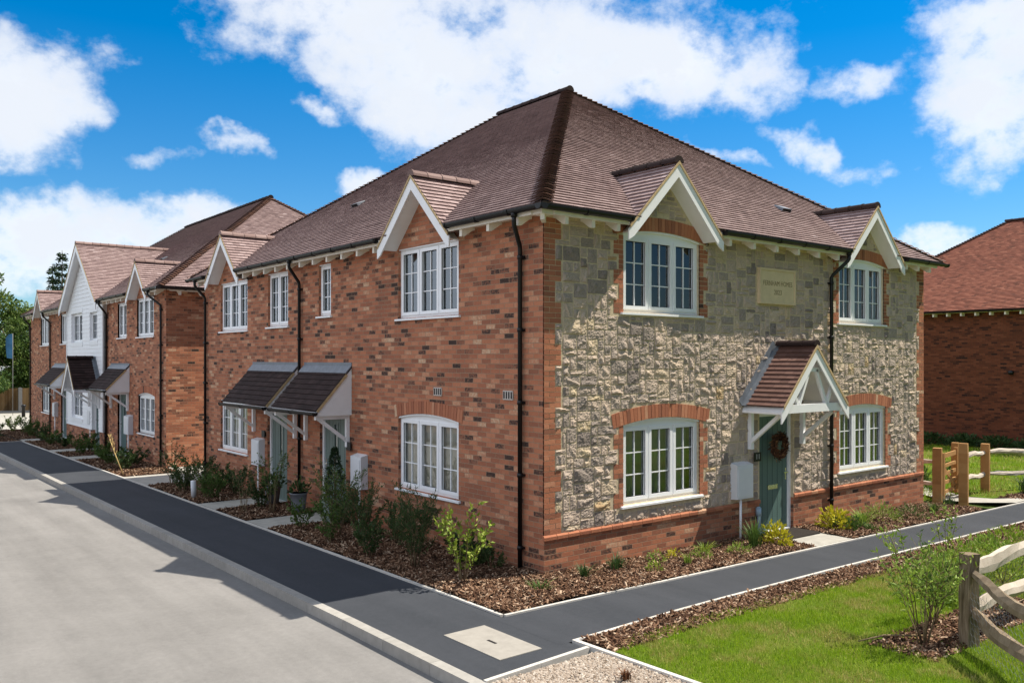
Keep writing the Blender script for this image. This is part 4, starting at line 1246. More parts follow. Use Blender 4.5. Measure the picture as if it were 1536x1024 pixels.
lean_canopy(FL, 20.85, 23.15, terr, cheeks=(True, False), zt=2.86, zf=2.08); lean_canopy(FL, 29.62, 32.45, terr, cheeks=(True, True), zt=2.82, zf=2.06)
gable_canopy(FL, 24.85, terr, 0.95, 0.9, 3.10, 2.03, 'slate', d=WD + .02, truss=False, gauge=.12)
meter_box(FL, 20.42, 20.98, .60, 1.24, terr, -.2); meter_box(FL, 25.55, 26.0, .62, 1.20, terr, -.2); meter_box(FL, 31.75, 32.2, .60, 1.22, terr, -.3)
roof2, zr2 = hip_roof(terr, -OVER, 11.2 + OVER, B0 - OVER, B1_ + OVER, EAVE_Z, 'tile', gabT, ())
for g_ in gabT[:2]: gablet(FL, g_[0], terr, g_[1], g_[2], g_[3])
gablet(FL, 26.55, terr, 2.95, 7.45, 0.79, d0=WD, barge_h=.21)
gutter("gutter", FL, [(B0 - gE, 19.1 - 1.1), (19.1 + 1.1, 26.55 - 2.95), (26.55 + 2.95, 34.55 - 1.1), (34.55 + 1.1, B1_ + gE)], terr)
gutter("gutter", FE, [(-gE, 11.2 + gE)], terr)
eaves(FL, [(B0, 19.1 - 1.0), (19.1 + 1.0, 23.68), (29.45, 34.55 - 1.0), (34.55 + 1.0, B1_)], terr); eaves(FE, [(0.02, 11.2)], terr)
downpipe(FL, 17.32, terr, zbot=-.3, uo=.35); downpipe(FL, 23.60, terr, zbot=-.3, uo=-.15); downpipe(FL, 33.15, terr, zbot=-.4, uo=.2); downpipe(FL, 37.75, terr, zbot=-.5)
tile_vent(on_w(23.6, 2.15), (0, 1, 0), (1 / L1, 0, PITCH / L1), (-PITCH / L1, 0, 1 / L1), terr)

# ------------------------------------------------------------------ the house beyond the lawn
X3 = 28.0
back = thing("brick_house", "red tiled brick house standing beyond the lawn and the wooden gate", "house", (34.0, 6.6, -.55))
Y30, Y31 = 0.55, 12.65
F3 = Frame((X3, 0), (0, 1), (-1, 0)); F3s = Frame((X3, Y30), (1, 0), (0, -1)); F3n = Frame((X3, Y31), (1, 0), (0, 1)); F3b = Frame((X3 + 11.4, 0), (0, 1), (1, 0))
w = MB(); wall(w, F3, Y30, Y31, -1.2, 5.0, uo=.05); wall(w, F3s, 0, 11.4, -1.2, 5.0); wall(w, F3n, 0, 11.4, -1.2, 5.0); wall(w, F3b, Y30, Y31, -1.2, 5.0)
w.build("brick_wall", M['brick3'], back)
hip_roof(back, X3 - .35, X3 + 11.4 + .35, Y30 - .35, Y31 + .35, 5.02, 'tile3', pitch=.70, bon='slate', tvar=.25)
gutter("gutter", F3, [(Y30 - .4, Y31 + .4)], back, z=4.985, d=.36)
mb = MB()
for k in range(22): mb.fbox(F3, Y30 + .3 + k * .55, Y30 + .36 + k * .55, .0, .30, 4.80, 4.92)
mb.fbox(F3, Y30, Y31, .0, .30, 4.925, 4.94); mb.build("rafter_feet", M['cream'], back)
mb = MB(); mb.tube([F3.P(4.6, .0, 2.55), F3.P(4.6, .14, 2.55)], .09, 10); mb.build("boiler_flue", M['black'], back)

# ------------------------------------------------------------------ the house across the street, mirrored in the street windows
XO = -27.0
opp = thing("facing_house", "brick house across the road with white gables mirrored in the street windows", "house", (XO - 5, 12, -.2))
FO = Frame((XO, 0), (0, 1), (1, 0)); FOa = Frame((XO, -2.0), (-1, 0), (0, -1)); FOb = Frame((XO, 26.0), (-1, 0), (0, 1)); FOc = Frame((XO - 10, 0), (0, 1), (-1, 0))
opsO = [(a, a + 1.8, z0, z0 + 1.2, 0) for a in (0.5, 4.2, 8.6, 13.0, 17.4, 21.6) for z0 in (.85, 3.8)]
w = MB(); wall(w, FO, -2.0, 26.0, -.6, EAVE_Z, opsO); wall(w, FOa, 0, 10, -.6, EAVE_Z); wall(w, FOb, 0, 10, -.6, EAVE_Z); wall(w, FOc, -2, 26, -.6, EAVE_Z)
w.build("brick_wall", M['brick'], opp)
for q in opsO: window(FO, *q[:4], opp)
rb = MB()
xe, xb, zr_ = XO + .3, XO - 10.3, 5.15 + .72 * 5.3
xm = (xe + xb) / 2
rb.poly([(xe, -2.3, 5.15), (xe, 26.3, 5.15), (xm, 21.0, zr_), (xm, 3.0, zr_)]); rb.poly([(xb, -2.3, 5.15), (xb, 26.3, 5.15), (xm, 21.0, zr_), (xm, 3.0, zr_)])
rb.poly([(xe, -2.3, 5.15), (xb, -2.3, 5.15), (xm, 3.0, zr_)]); rb.poly([(xe, 26.3, 5.15), (xb, 26.3, 5.15), (xm, 21.0, zr_)])
rb.build("roof", M['tile'], opp)
for c in (5.1, 18.3):
    gb = MB()
    for sg in (-1, 1):
        gb.fprism(FO, [(c, 6.1), (c + sg * 1.1, 5.0), (c + sg * 1.1, 4.82), (c, 5.92)], .25, .29)
        gb.poly([FO.P(c, .3, 6.12), FO.P(c + sg * 1.1, .3, 5.02), FO.P(c + sg * 1.1, -.1, 5.02), FO.P(c, -1.2, 6.12)], None, .5, 1)
    gb.poly([FO.P(c - 1.0, .0, 5.0), FO.P(c + 1.0, .0, 5.0), FO.P(c, .0, 6.0)], None, .5, 0)
    gb.build("gable", [M['white'], M['tile']], opp)
# ------------------------------------------------------------------ ground surfaces
def breaks(a, b, step, extra=(0.0,)):
    n = max(1, int(math.ceil((b - a) / step)))
    s = {a + (b - a) * i / n for i in range(n + 1)} | {e for e in extra if a < e < b}
    return sorted(s)

def sheet(name, x0, x1, y0, y1, dz, mat, step=2.0, zf=zg, mb=None):
    own = mb is None
    if own: mb = MB()
    X = breaks(x0, x1, step); Y = breaks(y0, y1, step)
    for i in range(len(X) - 1):
        for j in range(len(Y) - 1):
            mb.poly([(x, y, zf(x, y) + dz) for x, y in ((X[i], Y[j]), (X[i + 1], Y[j]), (X[i + 1], Y[j + 1]), (X[i], Y[j + 1]))],
                    [(X[i], Y[j]), (X[i + 1], Y[j]), (X[i + 1], Y[j + 1]), (X[i], Y[j + 1])], .5, 0, True)
    if own:
        return tag(mb.build(name, M[mat]), kind="structure")

def lerp_line(pts, n_per=1.0):
    out = []
    for (a, b) in zip(pts[:-1], pts[1:]):
        L = math.hypot(b[0] - a[0], b[1] - a[1]); n = max(1, int(L / n_per))
        for i in range(n): out.append((a[0] + (b[0] - a[0]) * i / n, a[1] + (b[1] - a[1]) * i / n))
    out.append(pts[-1]); return out

def ribbon(mb, L, Rr, dz, m=0):
    for i in range(len(L) - 1):
        q = [L[i], L[i + 1], Rr[i + 1], Rr[i]]
        mb.poly([(x, y, zg(x, y) + dz) for x, y in q], [(x, y) for x, y in q], .5, m, True)

def kerb_line(mb, pts, w, top, bot, side=1, seg=0.914):
    """concrete edging blocks along pts; width to the left (side=1) or right of the direction"""
    for (a, b) in zip(pts[:-1], pts[1:]):
        L = math.hypot(b[0] - a[0], b[1] - a[1]); n = max(1, int(round(L / seg)))
        dx, dy = (b[0] - a[0]) / L, (b[1] - a[1]) / L
        nx, ny = -dy * side, dx * side
        for i in range(n):
            s0 = L * i / n + .0025; s1 = L * (i + 1) / n - .0025
            p0 = (a[0] + dx * s0, a[1] + dy * s0); p1 = (a[0] + dx * s1, a[1] + dy * s1)
            q = [p0, p1, (p1[0] + nx * w, p1[1] + ny * w), (p0[0] + nx * w, p0[1] + ny * w)]
            mb.hexa([(x, y, zg(x, y) + bot) for x, y in q] + [(x, y, zg(x, y) + top) for x, y in q], random.uniform(.38, .62))

# open ground to the horizon
tb = MB()
gx = [-600, -250, -100, -40, -20, -12, 0, 12, 26, 40, 80, 160, 320, 700]; gy = [-500, -200, -80, -30, -12, 0, 15, 30, 45, 60, 80, 110, 160, 300, 900]
for i in range(len(gx) - 1):
    for j in range(len(gy) - 1):
        tb.poly([(x, y, zg(x, y) - 0.20) for x, y in ((gx[i], gy[j]), (gx[i + 1], gy[j]), (gx[i + 1], gy[j + 1]), (gx[i], gy[j + 1]))], None, .5, 0, True)
tag(tb.build("ground", M['field']), kind="structure")

sheet("road", -11.0, -3.15, -40, 34, -0.125, 'road')
kb = MB(); kerb_line(kb, [(-3.02, -14), (-3.02, 0), (-3.02, 15), (-3.02, 31)], 0.13, 0.004, -0.30, 1)
tag(kb.build("kerb", M['kerb']), kind="structure")
sheet("pavement", -13.2, -11.0, -40, 34, 0.0, 'footway'); sheet("driveway", -27.0, -13.2, -6, 30, 0.002, 'drive')
# footway with the side path branching off it
fb = MB()
sheet("", -3.02, -1.62, -2.56, 30.4, 0.0, None, mb=fb)
tag(fb.build("pavement", M['footway']), kind="structure")
PN = lerp_line([(-1.75, -1.12), (1.0, -1.215), (3.6, -1.23), (11.0, -1.29), (24.0, -1.36)])
PS = lerp_line([(-1.75, -2.28), (1.0, -2.22), (3.6, -2.20), (11.0, -2.27), (24.0, -2.34)])
pb = MB(); ribbon(pb, PN, PS, 0.0012); tag(pb.build("path", M['footway']), kind="structure")
eb = MB()
kerb_line(eb, [(-1.58, 30.3), (-1.58, 15), (-1.58, 0), (-1.58, -1.08)], 0.045, 0.022, -0.1, -1)
kerb_line(eb, [(-1.58, -1.08), (1.0, -1.175), (3.6, -1.19), (11.0, -1.25), (24, -1.32)], 0.045, 0.022, -0.1, -1)
kerb_line(eb, [(-1.58, -2.325), (1.0, -2.265), (3.6, -2.245), (11.0, -2.315), (24, -2.385)], 0.045, 0.022, -0.1, 1)
kerb_line(eb, [(-3.02, -2.645), (-1.58, -2.56)], 0.05, 0.016, -0.1, 1)
kerb_line(eb, [(-1.58, -2.325), (-1.52, -4.2), (-1.46, -8)], 0.055, 0.022, -0.1, 1)
kerb_line(eb, [(-3.02, 30.4), (-1.58, 30.4)], 0.05, 0.02, -0.1, 1)
tag(eb.build("path_edging", M['edging']), kind="structure")
tag(sheet("gravel_bed", -3.02, -1.53, -8, -2.66, -0.015, 'gravel_base'), kind="structure")

# planting beds
SOIL = -0.012
for (x0, x1, y0, y1) in ((-1.57, 0.02, -1.08, 13.35), (0.02, 11.4, -1.26, 0.02), (-1.57, 0.0, 15.55, 38.2)):
    sheet("planting_bed", x0, x1, y0, y1, SOIL, 'soil')
sheet("planting_bed", -6.0, 0.3, 30.46, 33.6, 0.012, 'soil')
sheet("planting_bed", -1.56, 11.2, -3.1, -2.30, -0.004, 'soil')
sheet("planting_bed", 13.5, 24.0, -1.30, -0.55, SOIL, 'soil')
# slabs
for (x0, x1, y0, y1, dz) in ((-1.57, -0.0, 5.92, 6.92, .022), (-1.57, -0.0, 8.60, 9.60, .022), (-1.57, 0.0, 21.25, 22.25, .022), (-1.57, -.15, 24.35, 25.3, .022), (-1.57, 0.0, 30.1, 31.2, .022),
                             (-1.57, 12.0, 13.36, 15.52, .018), (0.0, 12.0, 15.53, 16.98, .018)):
    sheet("slab_path", x0, x1, y0, y1, dz, 'slab')
sheet("slab_path", 4.98, 6.08, -1.20, 0.0, .024, 'slab')
gb = MB(); ribbon(gb, lerp_line([(13.0, -1.22), (12.1, -.55), (12.1, 0.0), (13.6, 2.2)]), lerp_line([(14.3, -1.22), (13.2, -.65), (13.0, -.2), (14.4, 1.9)]), 0.02)
tag(gb.build("slab_path", M['slab']), kind="structure")
# lawns
lb = MB()
edge = [(-1.46, -2.80), (-1.0, -2.66), (0.0, -2.64), (1.5, -2.68), (3.4, -2.76), (5.0, -2.88), (7.5, -2.92), (11.2, -2.9)]
def edge_y(x): return float(np.interp(x, [p[0] for p in edge], [p[1] for p in edge])) + .05 * sin(x * 5.1) * .6 + .03 * sin(x * 11)
XS = [-1.47 + i * .25 for i in range(110)]
for a, b in zip(XS[:-1], XS[1:]):
    ya, yb = edge_y(a), edge_y(b)
    rows = 6
    for k in range(rows):
        f0, f1 = (k / rows) ** 1.5, ((k + 1) / rows) ** 1.5
        q = [(a, ya + (-12 - ya) * f0), (b, yb + (-12 - yb) * f0), (b, yb + (-12 - yb) * f1), (a, ya + (-12 - ya) * f1)]
        lb.poly([(x, y, zg(x, y) + 0.012) for x, y in q], None, .5, 0, True)
tag(lb.build("lawn", M['turf']), kind="structure")
sheet("lawn", 11.25, 27.9, 0.05, 14.0, -0.02, 'turf'); sheet("lawn", 13.4, 27.9, -.55, 0.05, -0.02, 'turf'); sheet("lawn", 16.0, 40, -6, -2.45, -.02, 'turf')
# far ground at the end of the street
sheet("driveway", -9.0, 9.0, 38.4, 58.0, -0.10, 'slab', 4.0)
sheet("road", -40, 30, 58.0, 66.0, -0.08, 'footway', 6.0)

# ---- inspection cover
z0 = 0.0
cov = MB()
cov.box((-2.55, -2.25, -.02), (-1.985, -1.235, 0.008)); cov.box((-2.29, -1.83, .0085), (-2.255, -1.68, .0098), .5, 1)
c = cov.build("inspection_cover", [M['cover'], M['dark']])
tag(c, "pale concrete inspection cover with one dark slot set flush in the pavement", "manhole cover")

# ------------------------------------------------------------------ loose ground cover
def in_rects(P, rects):
    k = np.zeros(len(P), bool)
    for (x0, x1, y0, y1) in rects: k |= (P[:, 0] > x0) & (P[:, 0] < x1) & (P[:, 1] > y0) & (P[:, 1] < y1)
    return k
SLABS = [(-1.6, .05, 5.90, 6.94), (-1.6, .05, 8.58, 9.62), (-1.6, 0.05, 21.23, 22.27), (-1.6, .05, 24.33, 25.32), (-1.6, .05, 30.08, 31.22), (4.97, 6.09, -1.3, 0.0)]
def chips(name, regions, lmin=.03, lmax=.115, zoff=0.012, mat='bark', hump=0.035, tint=(.5, .30)):
    Ps = []
    for (x0, x1, y0, y1, dens) in regions:
        n = int((x1 - x0) * (y1 - y0) * dens)
        Ps.append(np.stack([rng.uniform(x0, x1, n), rng.uniform(y0, y1, n)], -1))
    P = np.concatenate(Ps)
    P = P[~in_rects(P, SLABS)]
    n = len(P)
    L = rng.uniform(lmin, lmax, n); W = rng.uniform(.012, .030, n); T = rng.uniform(.004, .010, n)
    yaw = rng.uniform(0, 2 * pi, n); tilt = rng.normal(0, .42, n); roll = rng.normal(0, .55, n)
    d = np.stack([np.cos(yaw) * np.cos(tilt), np.sin(yaw) * np.cos(tilt), np.sin(tilt)], -1)
    s = np.stack([-np.sin(yaw) * np.cos(roll), np.cos(yaw) * np.cos(roll), np.sin(roll)], -1)
    u = np.cross(d, s)
    bump = hump * (0.5 + 0.5 * np.sin(P[:, 0] * 5.3 + 1.7 * np.sin(P[:, 1] * 4.1)) * np.sin(P[:, 1] * 6.1 + P[:, 0])) 
    C = np.concatenate([P, (zgn(P[:, 0], P[:, 1]) + zoff + bump + rng.uniform(0, .018, n))[:, None]], 1)
    V = []
    for k, (i, j) in enumerate(((-1, -1), (1, -1), (1, 1), (-1, 1))):
        V.append(C + d * (L * i / 2)[:, None] + s * (W * j / 2)[:, None] - u * (T)[:, None])
    # slight bow in the middle of the upper face
    for k, (i, j) in enumerate(((-1, -1), (1, -1), (1, 1), (-1, 1))):
        V.append(C + d * (L * i / 2 * .92)[:, None] + s * (W * j / 2 * .8)[:, None] + u * (T * .4)[:, None])
    V = np.stack(V, 1)
    b = (np.arange(n) * 8)[:, None, None]
    F = np.array([(4, 5, 6, 7), (0, 1, 5, 4), (1, 2, 6, 5), (2, 3, 7, 6), (3, 0, 4, 7)])[None] + b
    t = np.clip(rng.normal(tint[0], tint[1], n), 0, 1)
    o = np_mesh(name, V.reshape(-1, 3), F.reshape(-1, 4), np.repeat(t, 5), M[mat])
    return tag(o, kind="stuff")
# soil mounds follow the same hump so that no chip floats: soil sheet of its own
def mound(name, x0, x1, y0, y1, step=.09, hump=.035, dz=.004):
    X = np.arange(x0, x1 + step / 2, step); Y = np.arange(y0, y1 + step / 2, step)
    X[-1] = x1; Y[-1] = y1
    xx, yy = np.meshgrid(X, Y)
    zz = zgn(xx, yy) + dz + hump * (0.5 + 0.5 * np.sin(xx * 5.3 + 1.7 * np.sin(yy * 4.1)) * np.sin(yy * 6.1 + xx))
    nx = len(X); a = np.arange(len(Y) - 1)[:, None] * nx + np.arange(nx - 1)[None]
    F = np.stack([a, a + 1, a + nx + 1, a + nx], -1).reshape(-1, 4)
    o = np_mesh(name, np.stack([xx, yy, zz], -1).reshape(-1, 3), F, np.full(len(F), .5), M['soil'], smooth=True)
    return tag(o, kind="structure")
for q in ((-1.57, -.01, -1.07, 5.9), (-1.57, -.01, 6.94, 8.58), (-1.57, -.01, 9.62, 13.34), (0.0, 4.97, -1.16, -.01), (6.09, 11.3, -1.2, -.01)):
    mound("planting_bed", *q)
b1 = chips("bark_mulch", [(-1.56, 0.0, -1.06, 1.6, 1400), (0.0, 5.0, -1.165, -.01, 1400), (5.0, 11.3, -1.215, -.01, 1300), (-1.56, -.01, 1.6, 6.0, 1100), (-1.56, -.01, 6.0, 13.3, 700)])
tag(b1, "brown bark chippings spread over the beds around the corner house", "bark mulch")
b2 = chips("bark_mulch", [(-1.45, 4.0, -2.84, -2.30, 1400), (4.0, 10.5, -3.0, -2.33, 1100), (0.85, 4.2, -5.05, -4.35, 1500), (13.6, 20, -1.28, -.6, 500)], zoff=.004, hump=0.012)
tag(b2, "brown bark chippings in the strip between the side path and the lawn", "bark mulch")
b3 = chips("bark_mulch", [(-1.56, -.01, 15.6, 38, 260), (-5.5, -1.7, 30.5, 33.4, 260)], .04, .12, hump=.01)
tag(b3, "brown bark chippings in the beds in front of the terrace", "bark mulch")

def pebbles(name, x0, x1, y0, y1, n, zoff, rmin=.008, rmax=.022, keep=None):
    P = np.stack([rng.uniform(x0, x1, n), rng.uniform(y0, y1, n)], -1)
    a = rng.uniform(rmin, rmax, n); b = a * rng.uniform(.35, .9, n); h = b * rng.uniform(.5, .9, n); yaw = rng.uniform(0, 2 * pi, n)
    d = np.stack([np.cos(yaw), np.sin(yaw), rng.normal(0, .2, n)], -1); s = np.stack([-np.sin(yaw), np.cos(yaw), rng.normal(0, .2, n)], -1)
    C = np.concatenate([P, (zgn(P[:, 0], P[:, 1]) + zoff + rng.uniform(0, .012, n))[:, None]], 1)
    up = np.array((0, 0, 1.))
    ring = [C + d * (a * cos(t))[:, None] + s * (b * sin(t))[:, None] for t in np.linspace(0, 2 * pi, 7)[:-1]]
    top = [C + d * (a * .6 * cos(t))[:, None] + s * (b * .6 * sin(t))[:, None] + up * h[:, None] for t in np.linspace(0, 2 * pi, 7)[:-1]]
    V = np.stack(ring + top, 1)
    fs = [(k, (k + 1) % 6, 6 + (k + 1) % 6, 6 + k) for k in range(6)] + [(6, 7, 8, 9), (6, 9, 10, 11)]
    F = np.array(fs)[None] + (np.arange(n) * 12)[:, None, None]
    t = np.clip(rng.normal(.5, .25, n), 0, 1)
    return tag(np_mesh(name, V.reshape(-1, 3), F.reshape(-1, 4), np.repeat(t, len(fs)), M['pebble'], smooth=True), kind="stuff")
g = pebbles("gravel", -3.0, -1.54, -6.0, -2.67, 26000, -.012)
tag(g, "pale buff gravel filling the patch beside the kerb", "gravel")

def blades(name, P, hmin, hmax, w, mat='grass', tint=None):
    n = len(P)
    yaw = rng.uniform(0, 2 * pi, n); h = rng.uniform(hmin, hmax, n); lean = np.abs(rng.normal(0, .55, n)); ly = rng.uniform(0, 2 * pi, n)
    s = np.stack([np.cos(yaw), np.sin(yaw), np.zeros(n)], -1) * (w * rng.uniform(.6, 1.2, n) / 2)[:, None]
    tip = np.stack([np.cos(ly) * np.sin(lean), np.sin(ly) * np.sin(lean), np.cos(lean)], -1) * h[:, None]
    base = np.concatenate([P, (zgn(P[:, 0], P[:, 1]) + .010)[:, None]], 1)
    V = np.stack([base - s, base + s, base + tip + s * .25, base + tip - s * .25], 1)
    F = np.arange(n * 4).reshape(n, 4)
    t = np.clip(rng.normal(.5, .25, n), 0, 1) if tint is None else tint
    return tag(np_mesh(name, V.reshape(-1, 3), F, t, M[mat]), kind="stuff")
n = 330000
P = np.stack([rng.uniform(-1.46, 12.5, n), rng.uniform(-9.0, -2.6, n)], -1)
ey = np.interp(P[:, 0], [p[0] for p in edge], [p[1] for p in edge]) + .03 * np.sin(P[:, 0] * 5.1) + .03 * np.sin(P[:, 0] * 11) + rng.normal(0, .025, n)
lim = -9.14 + .37 * (P[:, 0] + 7.94) - 1.3
keep = (P[:, 1] < ey) & ((P[:, 1] > lim) | (rng.random(n) < .45)) & ~((P[:, 0] > .95 + .1 * np.sin(9 * P[:, 1])) & (P[:, 0] < 4.1) & (np.abs(P[:, 1] + 4.7) < .33 + .06 * np.sin(7 * P[:, 0])))
bare = rng.random(n) < np.clip((np.sin(P[:, 0] * 2.3 + 1) * np.sin(P[:, 1] * 2.9 + .5 * P[:, 0]) - .45) * 1.2, 0, .55)
P = P[keep & ~bare]
g = blades("grass", P, .022, .058, .0075)
tag(g, "mown green grass with straw coloured patches inside the rail fence", "grass")
n = 26000
P = np.stack([rng.uniform(11.4, 27.5, n), rng.uniform(-.5, 9.0, n)], -1)
P = P[~((P[:, 0] < 13.4) & (P[:, 1] < .1))]
g = blades("grass", P, .05, .11, .022)
tag(g, "sunlit grass behind the wooden gate", "grass")
# ------------------------------------------------------------------ plants
def leaf_quads(C, D, L, W, fold=.25):
    """leaf-shaped quads: centre base C, direction D, lengths L, widths W"""
    n = len(C)
    D = D / np.maximum(np.linalg.norm(D, axis=1, keepdims=True), 1e-6)
    rnd = rng.normal(0, 1, (n, 3)); S = np.cross(D, rnd); S /= np.maximum(np.linalg.norm(S, axis=1, keepdims=True), 1e-6)
    up = np.cross(S, D)
    V = np.stack([C, C + D * (L * .45)[:, None] + S * (W / 2)[:, None] + up * (W * fold)[:, None],
                  C + D * L[:, None], C + D * (L * .45)[:, None] - S * (W / 2)[:, None] + up * (W * fold)[:, None]], 1)
    return V

def finish_leaves(name, Vs, tints, mat, parent):
    V = np.concatenate(Vs); n = len(V)
    return np_mesh(name, V.reshape(-1, 3), np.arange(n * 4).reshape(n, 4), np.concatenate(tints), M[mat], parent)

def shrub(label, cat, x, y, h, r, stems=7, leaf='leaf_mid', ll=.06, lw=.03, per=40, name="shrub", group=None, start=.25, arch=.6, zoff=.02, droop=0.0, twigs=3, sr=.006, spread=.06, upright=.5):
    """multi-stemmed shrub: real stems with side twigs and separate leaves"""
    z = zg(x, y) + zoff
    o = thing(name, label, cat, (x, y, z), group)
    sb = MB(); Vs = []; Ts = []
    for i in range(stems):
        A = 2 * pi * (i + random.random() * .8) / stems
        b = np.array((x + spread * cos(A) * random.random(), y + spread * sin(A) * random.random(), z - .03))
        hh = h * random.uniform(.62, 1.0); rr = r * random.uniform(.35, 1.0)
        tip = b + np.array((rr * cos(A), rr * sin(A), hh))
        ctrl = b + np.array((rr * cos(A) * (1 - arch), rr * sin(A) * (1 - arch), hh * random.uniform(.5, .75)))
        def pt(t): return b * (1 - t) ** 2 + ctrl * 2 * t * (1 - t) + tip * t * t - np.array((0, 0, droop * h * max(0, t - .6) ** 2))
        pts = [pt(t) + rng.normal(0, .008 * h, 3) * (t > 0) for t in np.linspace(0, 1, 7)]
        sb.tube(pts, [sr * (1 - .75 * k / 6) for k in range(7)], 5, random.random())
        axes = [(pt, 1.0)]
        for k in range(twigs):
            t0 = random.uniform(max(.2, start), .85); p0 = pt(t0); B = A + random.uniform(-1.6, 1.6)
            ln = h * random.uniform(.14, .32)
            d = np.array((cos(B) * (1 - upright), sin(B) * (1 - upright), upright * random.uniform(.5, 1.2))); d /= np.linalg.norm(d)
            p1 = p0 + d * ln
            sb.tube([p0, (p0 + p1) / 2 + rng.normal(0, .01, 3), p1], [sr * .5, sr * .4, sr * .2], 4, random.random())
            axes.append((lambda t, p0=p0, p1=p1: p0 + (p1 - p0) * t, ln / h))
        for fn, wgt in axes:
            n = max(3, int(per * (wgt if wgt < 1 else 1) * (1.0 if wgt == 1 else 1.4)))
            ts = rng.uniform(start if wgt == 1 else .15, 1.0, n)
            C = np.array([fn(t) for t in ts]); D = np.array([fn(min(t + .03, 1.03)) for t in ts]) - C
            D = D / np.maximum(np.linalg.norm(D, axis=1, keepdims=True), 1e-6)
            ang = rng.normal(0, 1, (n, 3)); ang /= np.linalg.norm(ang, axis=1, keepdims=True)
            D = D * .55 + ang * .8 + np.array((0, 0, .15 - droop))
            L = rng.uniform(.6, 1.15, n) * ll; W = L / ll * lw
            Vs.append(leaf_quads(C, D, L, W)); Ts.append(np.clip(rng.normal(.5, .22, n), 0, 1))
    sb.build("stems", M['stem'], o)
    finish_leaves("foliage", Vs, Ts, leaf, o)
    return o

def tuft(label, cat, x, y, h, n=60, leaf='leaf_mid', w=.012, name="grass_tuft", spread=.05, group=None, bend=.5):
    z = zg(x, y) + .02
    P = np.zeros((n, 3)); A = rng.uniform(0, 2 * pi, n); rr = rng.uniform(0, spread, n)
    base = np.stack([x + rr * np.cos(A), y + rr * np.sin(A), np.full(n, z - .015)], -1)
    hh = h * rng.uniform(.55, 1.05, n); out = np.abs(rng.normal(0, bend, n)) * hh
    B = A + rng.normal(0, .5, n)
    o1 = np.stack([np.cos(B), np.sin(B), np.zeros(n)], -1)
    s = np.stack([-np.sin(B), np.cos(B), np.zeros(n)], -1) * (w / 2)
    mid = base + o1 * (out * .35)[:, None] + np.array((0, 0, 1.)) * (hh * .62)[:, None]
    tip = base + o1 * (out * 1.1)[:, None] + np.array((0, 0, 1.)) * (hh * .95)[:, None]
    V = np.stack([base - s * .7, base + s * .7, mid + s, mid - s, tip + s * .15, tip - s * .15], 1)
    F = np.array([(0, 1, 2, 3), (3, 2, 4, 5)])[None] + (np.arange(n) * 6)[:, None, None]
    off = np.array((x, y, z))
    o = np_mesh(name, V.reshape(-1, 3) - off, F.reshape(-1, 4), np.repeat(np.clip(rng.normal(.5, .25, n), 0, 1), 2), M[leaf])
    o.location = (x, y, z)
    return tag(o, label, cat, group)

def mound_plant(label, cat, x, y, h, r, n=160, leaf='leaf_mid', ll=.06, lw=.03, name="low_plant", group=None):
    z = zg(x, y) + .015
    A = rng.uniform(0, 2 * pi, n); e = np.arcsin(rng.uniform(0, 1, n)); q = rng.uniform(.35, 1, n) ** .5
    D = np.stack([np.cos(A) * np.cos(e), np.sin(A) * np.cos(e), np.sin(e)], -1)
    bumpy = 1 + .25 * np.sin(A * 3 + x * 7) * np.cos(e)
    C = np.array((x, y, z)) + D * np.array((r, r, h)) * (q * bumpy)[:, None] * .85
    L = rng.uniform(.7, 1.2, n) * ll
    V = leaf_quads(C, D + rng.normal(0, .5, (n, 3)) + np.array((0, 0, .3)), L, L / ll * lw)
    o = thing(name, label, cat, (x, y, z), group)
    np_mesh("foliage", V.reshape(-1, 3), np.arange(n * 4).reshape(n, 4), np.clip(rng.normal(.5, .22, n), 0, 1), M[leaf], o)
    sb = MB()
    for k in range(6):
        a = random.random() * 6.28
        sb.tube([(x, y, z - .02), (x + .4 * r * cos(a), y + .4 * r * sin(a), z + .35 * h), (x + .7 * r * cos(a), y + .7 * r * sin(a), z + .7 * h)], [.006, .004, .002], 4, random.random())
    sb.build("stems", M['stem'], o)
    return o

# --- beds along the street front of the corner house
shrub("bright lime green leafy shrub catching the sun near the house corner", "shrub", -1.12, 0.40, 1.16, .50, 8, 'leaf_lime', .080, .044, 24, start=.2, twigs=4, sr=.007, upright=.6)
shrub("tall dark feathery willow-like shrub under the arched street window", "shrub", -1.15, 1.55, 1.25, .42, 13, 'leaf_dark', .080, .013, 62, start=.22, twigs=6, sr=.006)
shrub("low dark glossy shrub at the foot of the brick wall behind the lime shrub", "shrub", -.45, 1.35, .55, .34, 9, 'leaf_dark', .06, .032, 50, start=.1)
shrub("small dark shrub beside the drainpipe at the house corner", "shrub", -.32, .75, .34, .2, 6, 'leaf_dark', .05, .024, 26, start=.1)
shrub("airy dark shrub with bare lower stems left of the arched street window", "shrub", -1.05, 3.35, 1.18, .40, 11, 'leaf_dark', .06, .016, 40, start=.45, twigs=5)
shrub("broad airy green shrub with many thin stems in front of the nearer front door", "shrub", -1.0, 4.30, 1.50, .45, 12, 'leaf_mid', .055, .017, 44, start=.42, twigs=5)
shrub("slender dark shrub against the wall between meter box and arched window", "shrub", -.40, 3.30, .85, .3, 8, 'leaf_dark', .06, .026, 60, start=.15)
shrub("small glossy leaved shrub right of the slab path to the nearer door", "shrub", -1.18, 5.35, .62, .28, 8, 'leaf_mid', .055, .03, 40, start=.2)
shrub("thin sparse shrub with yellowish leaves between the two slab paths", "shrub", -.85, 7.35, 1.30, .32, 9, 'leaf_mid', .055, .022, 36, start=.45)
shrub("bushy dark green shrub beside the farther slab path", "shrub", -.75, 8.15, .80, .38, 10, 'leaf_dark', .06, .03, 60, start=.1)
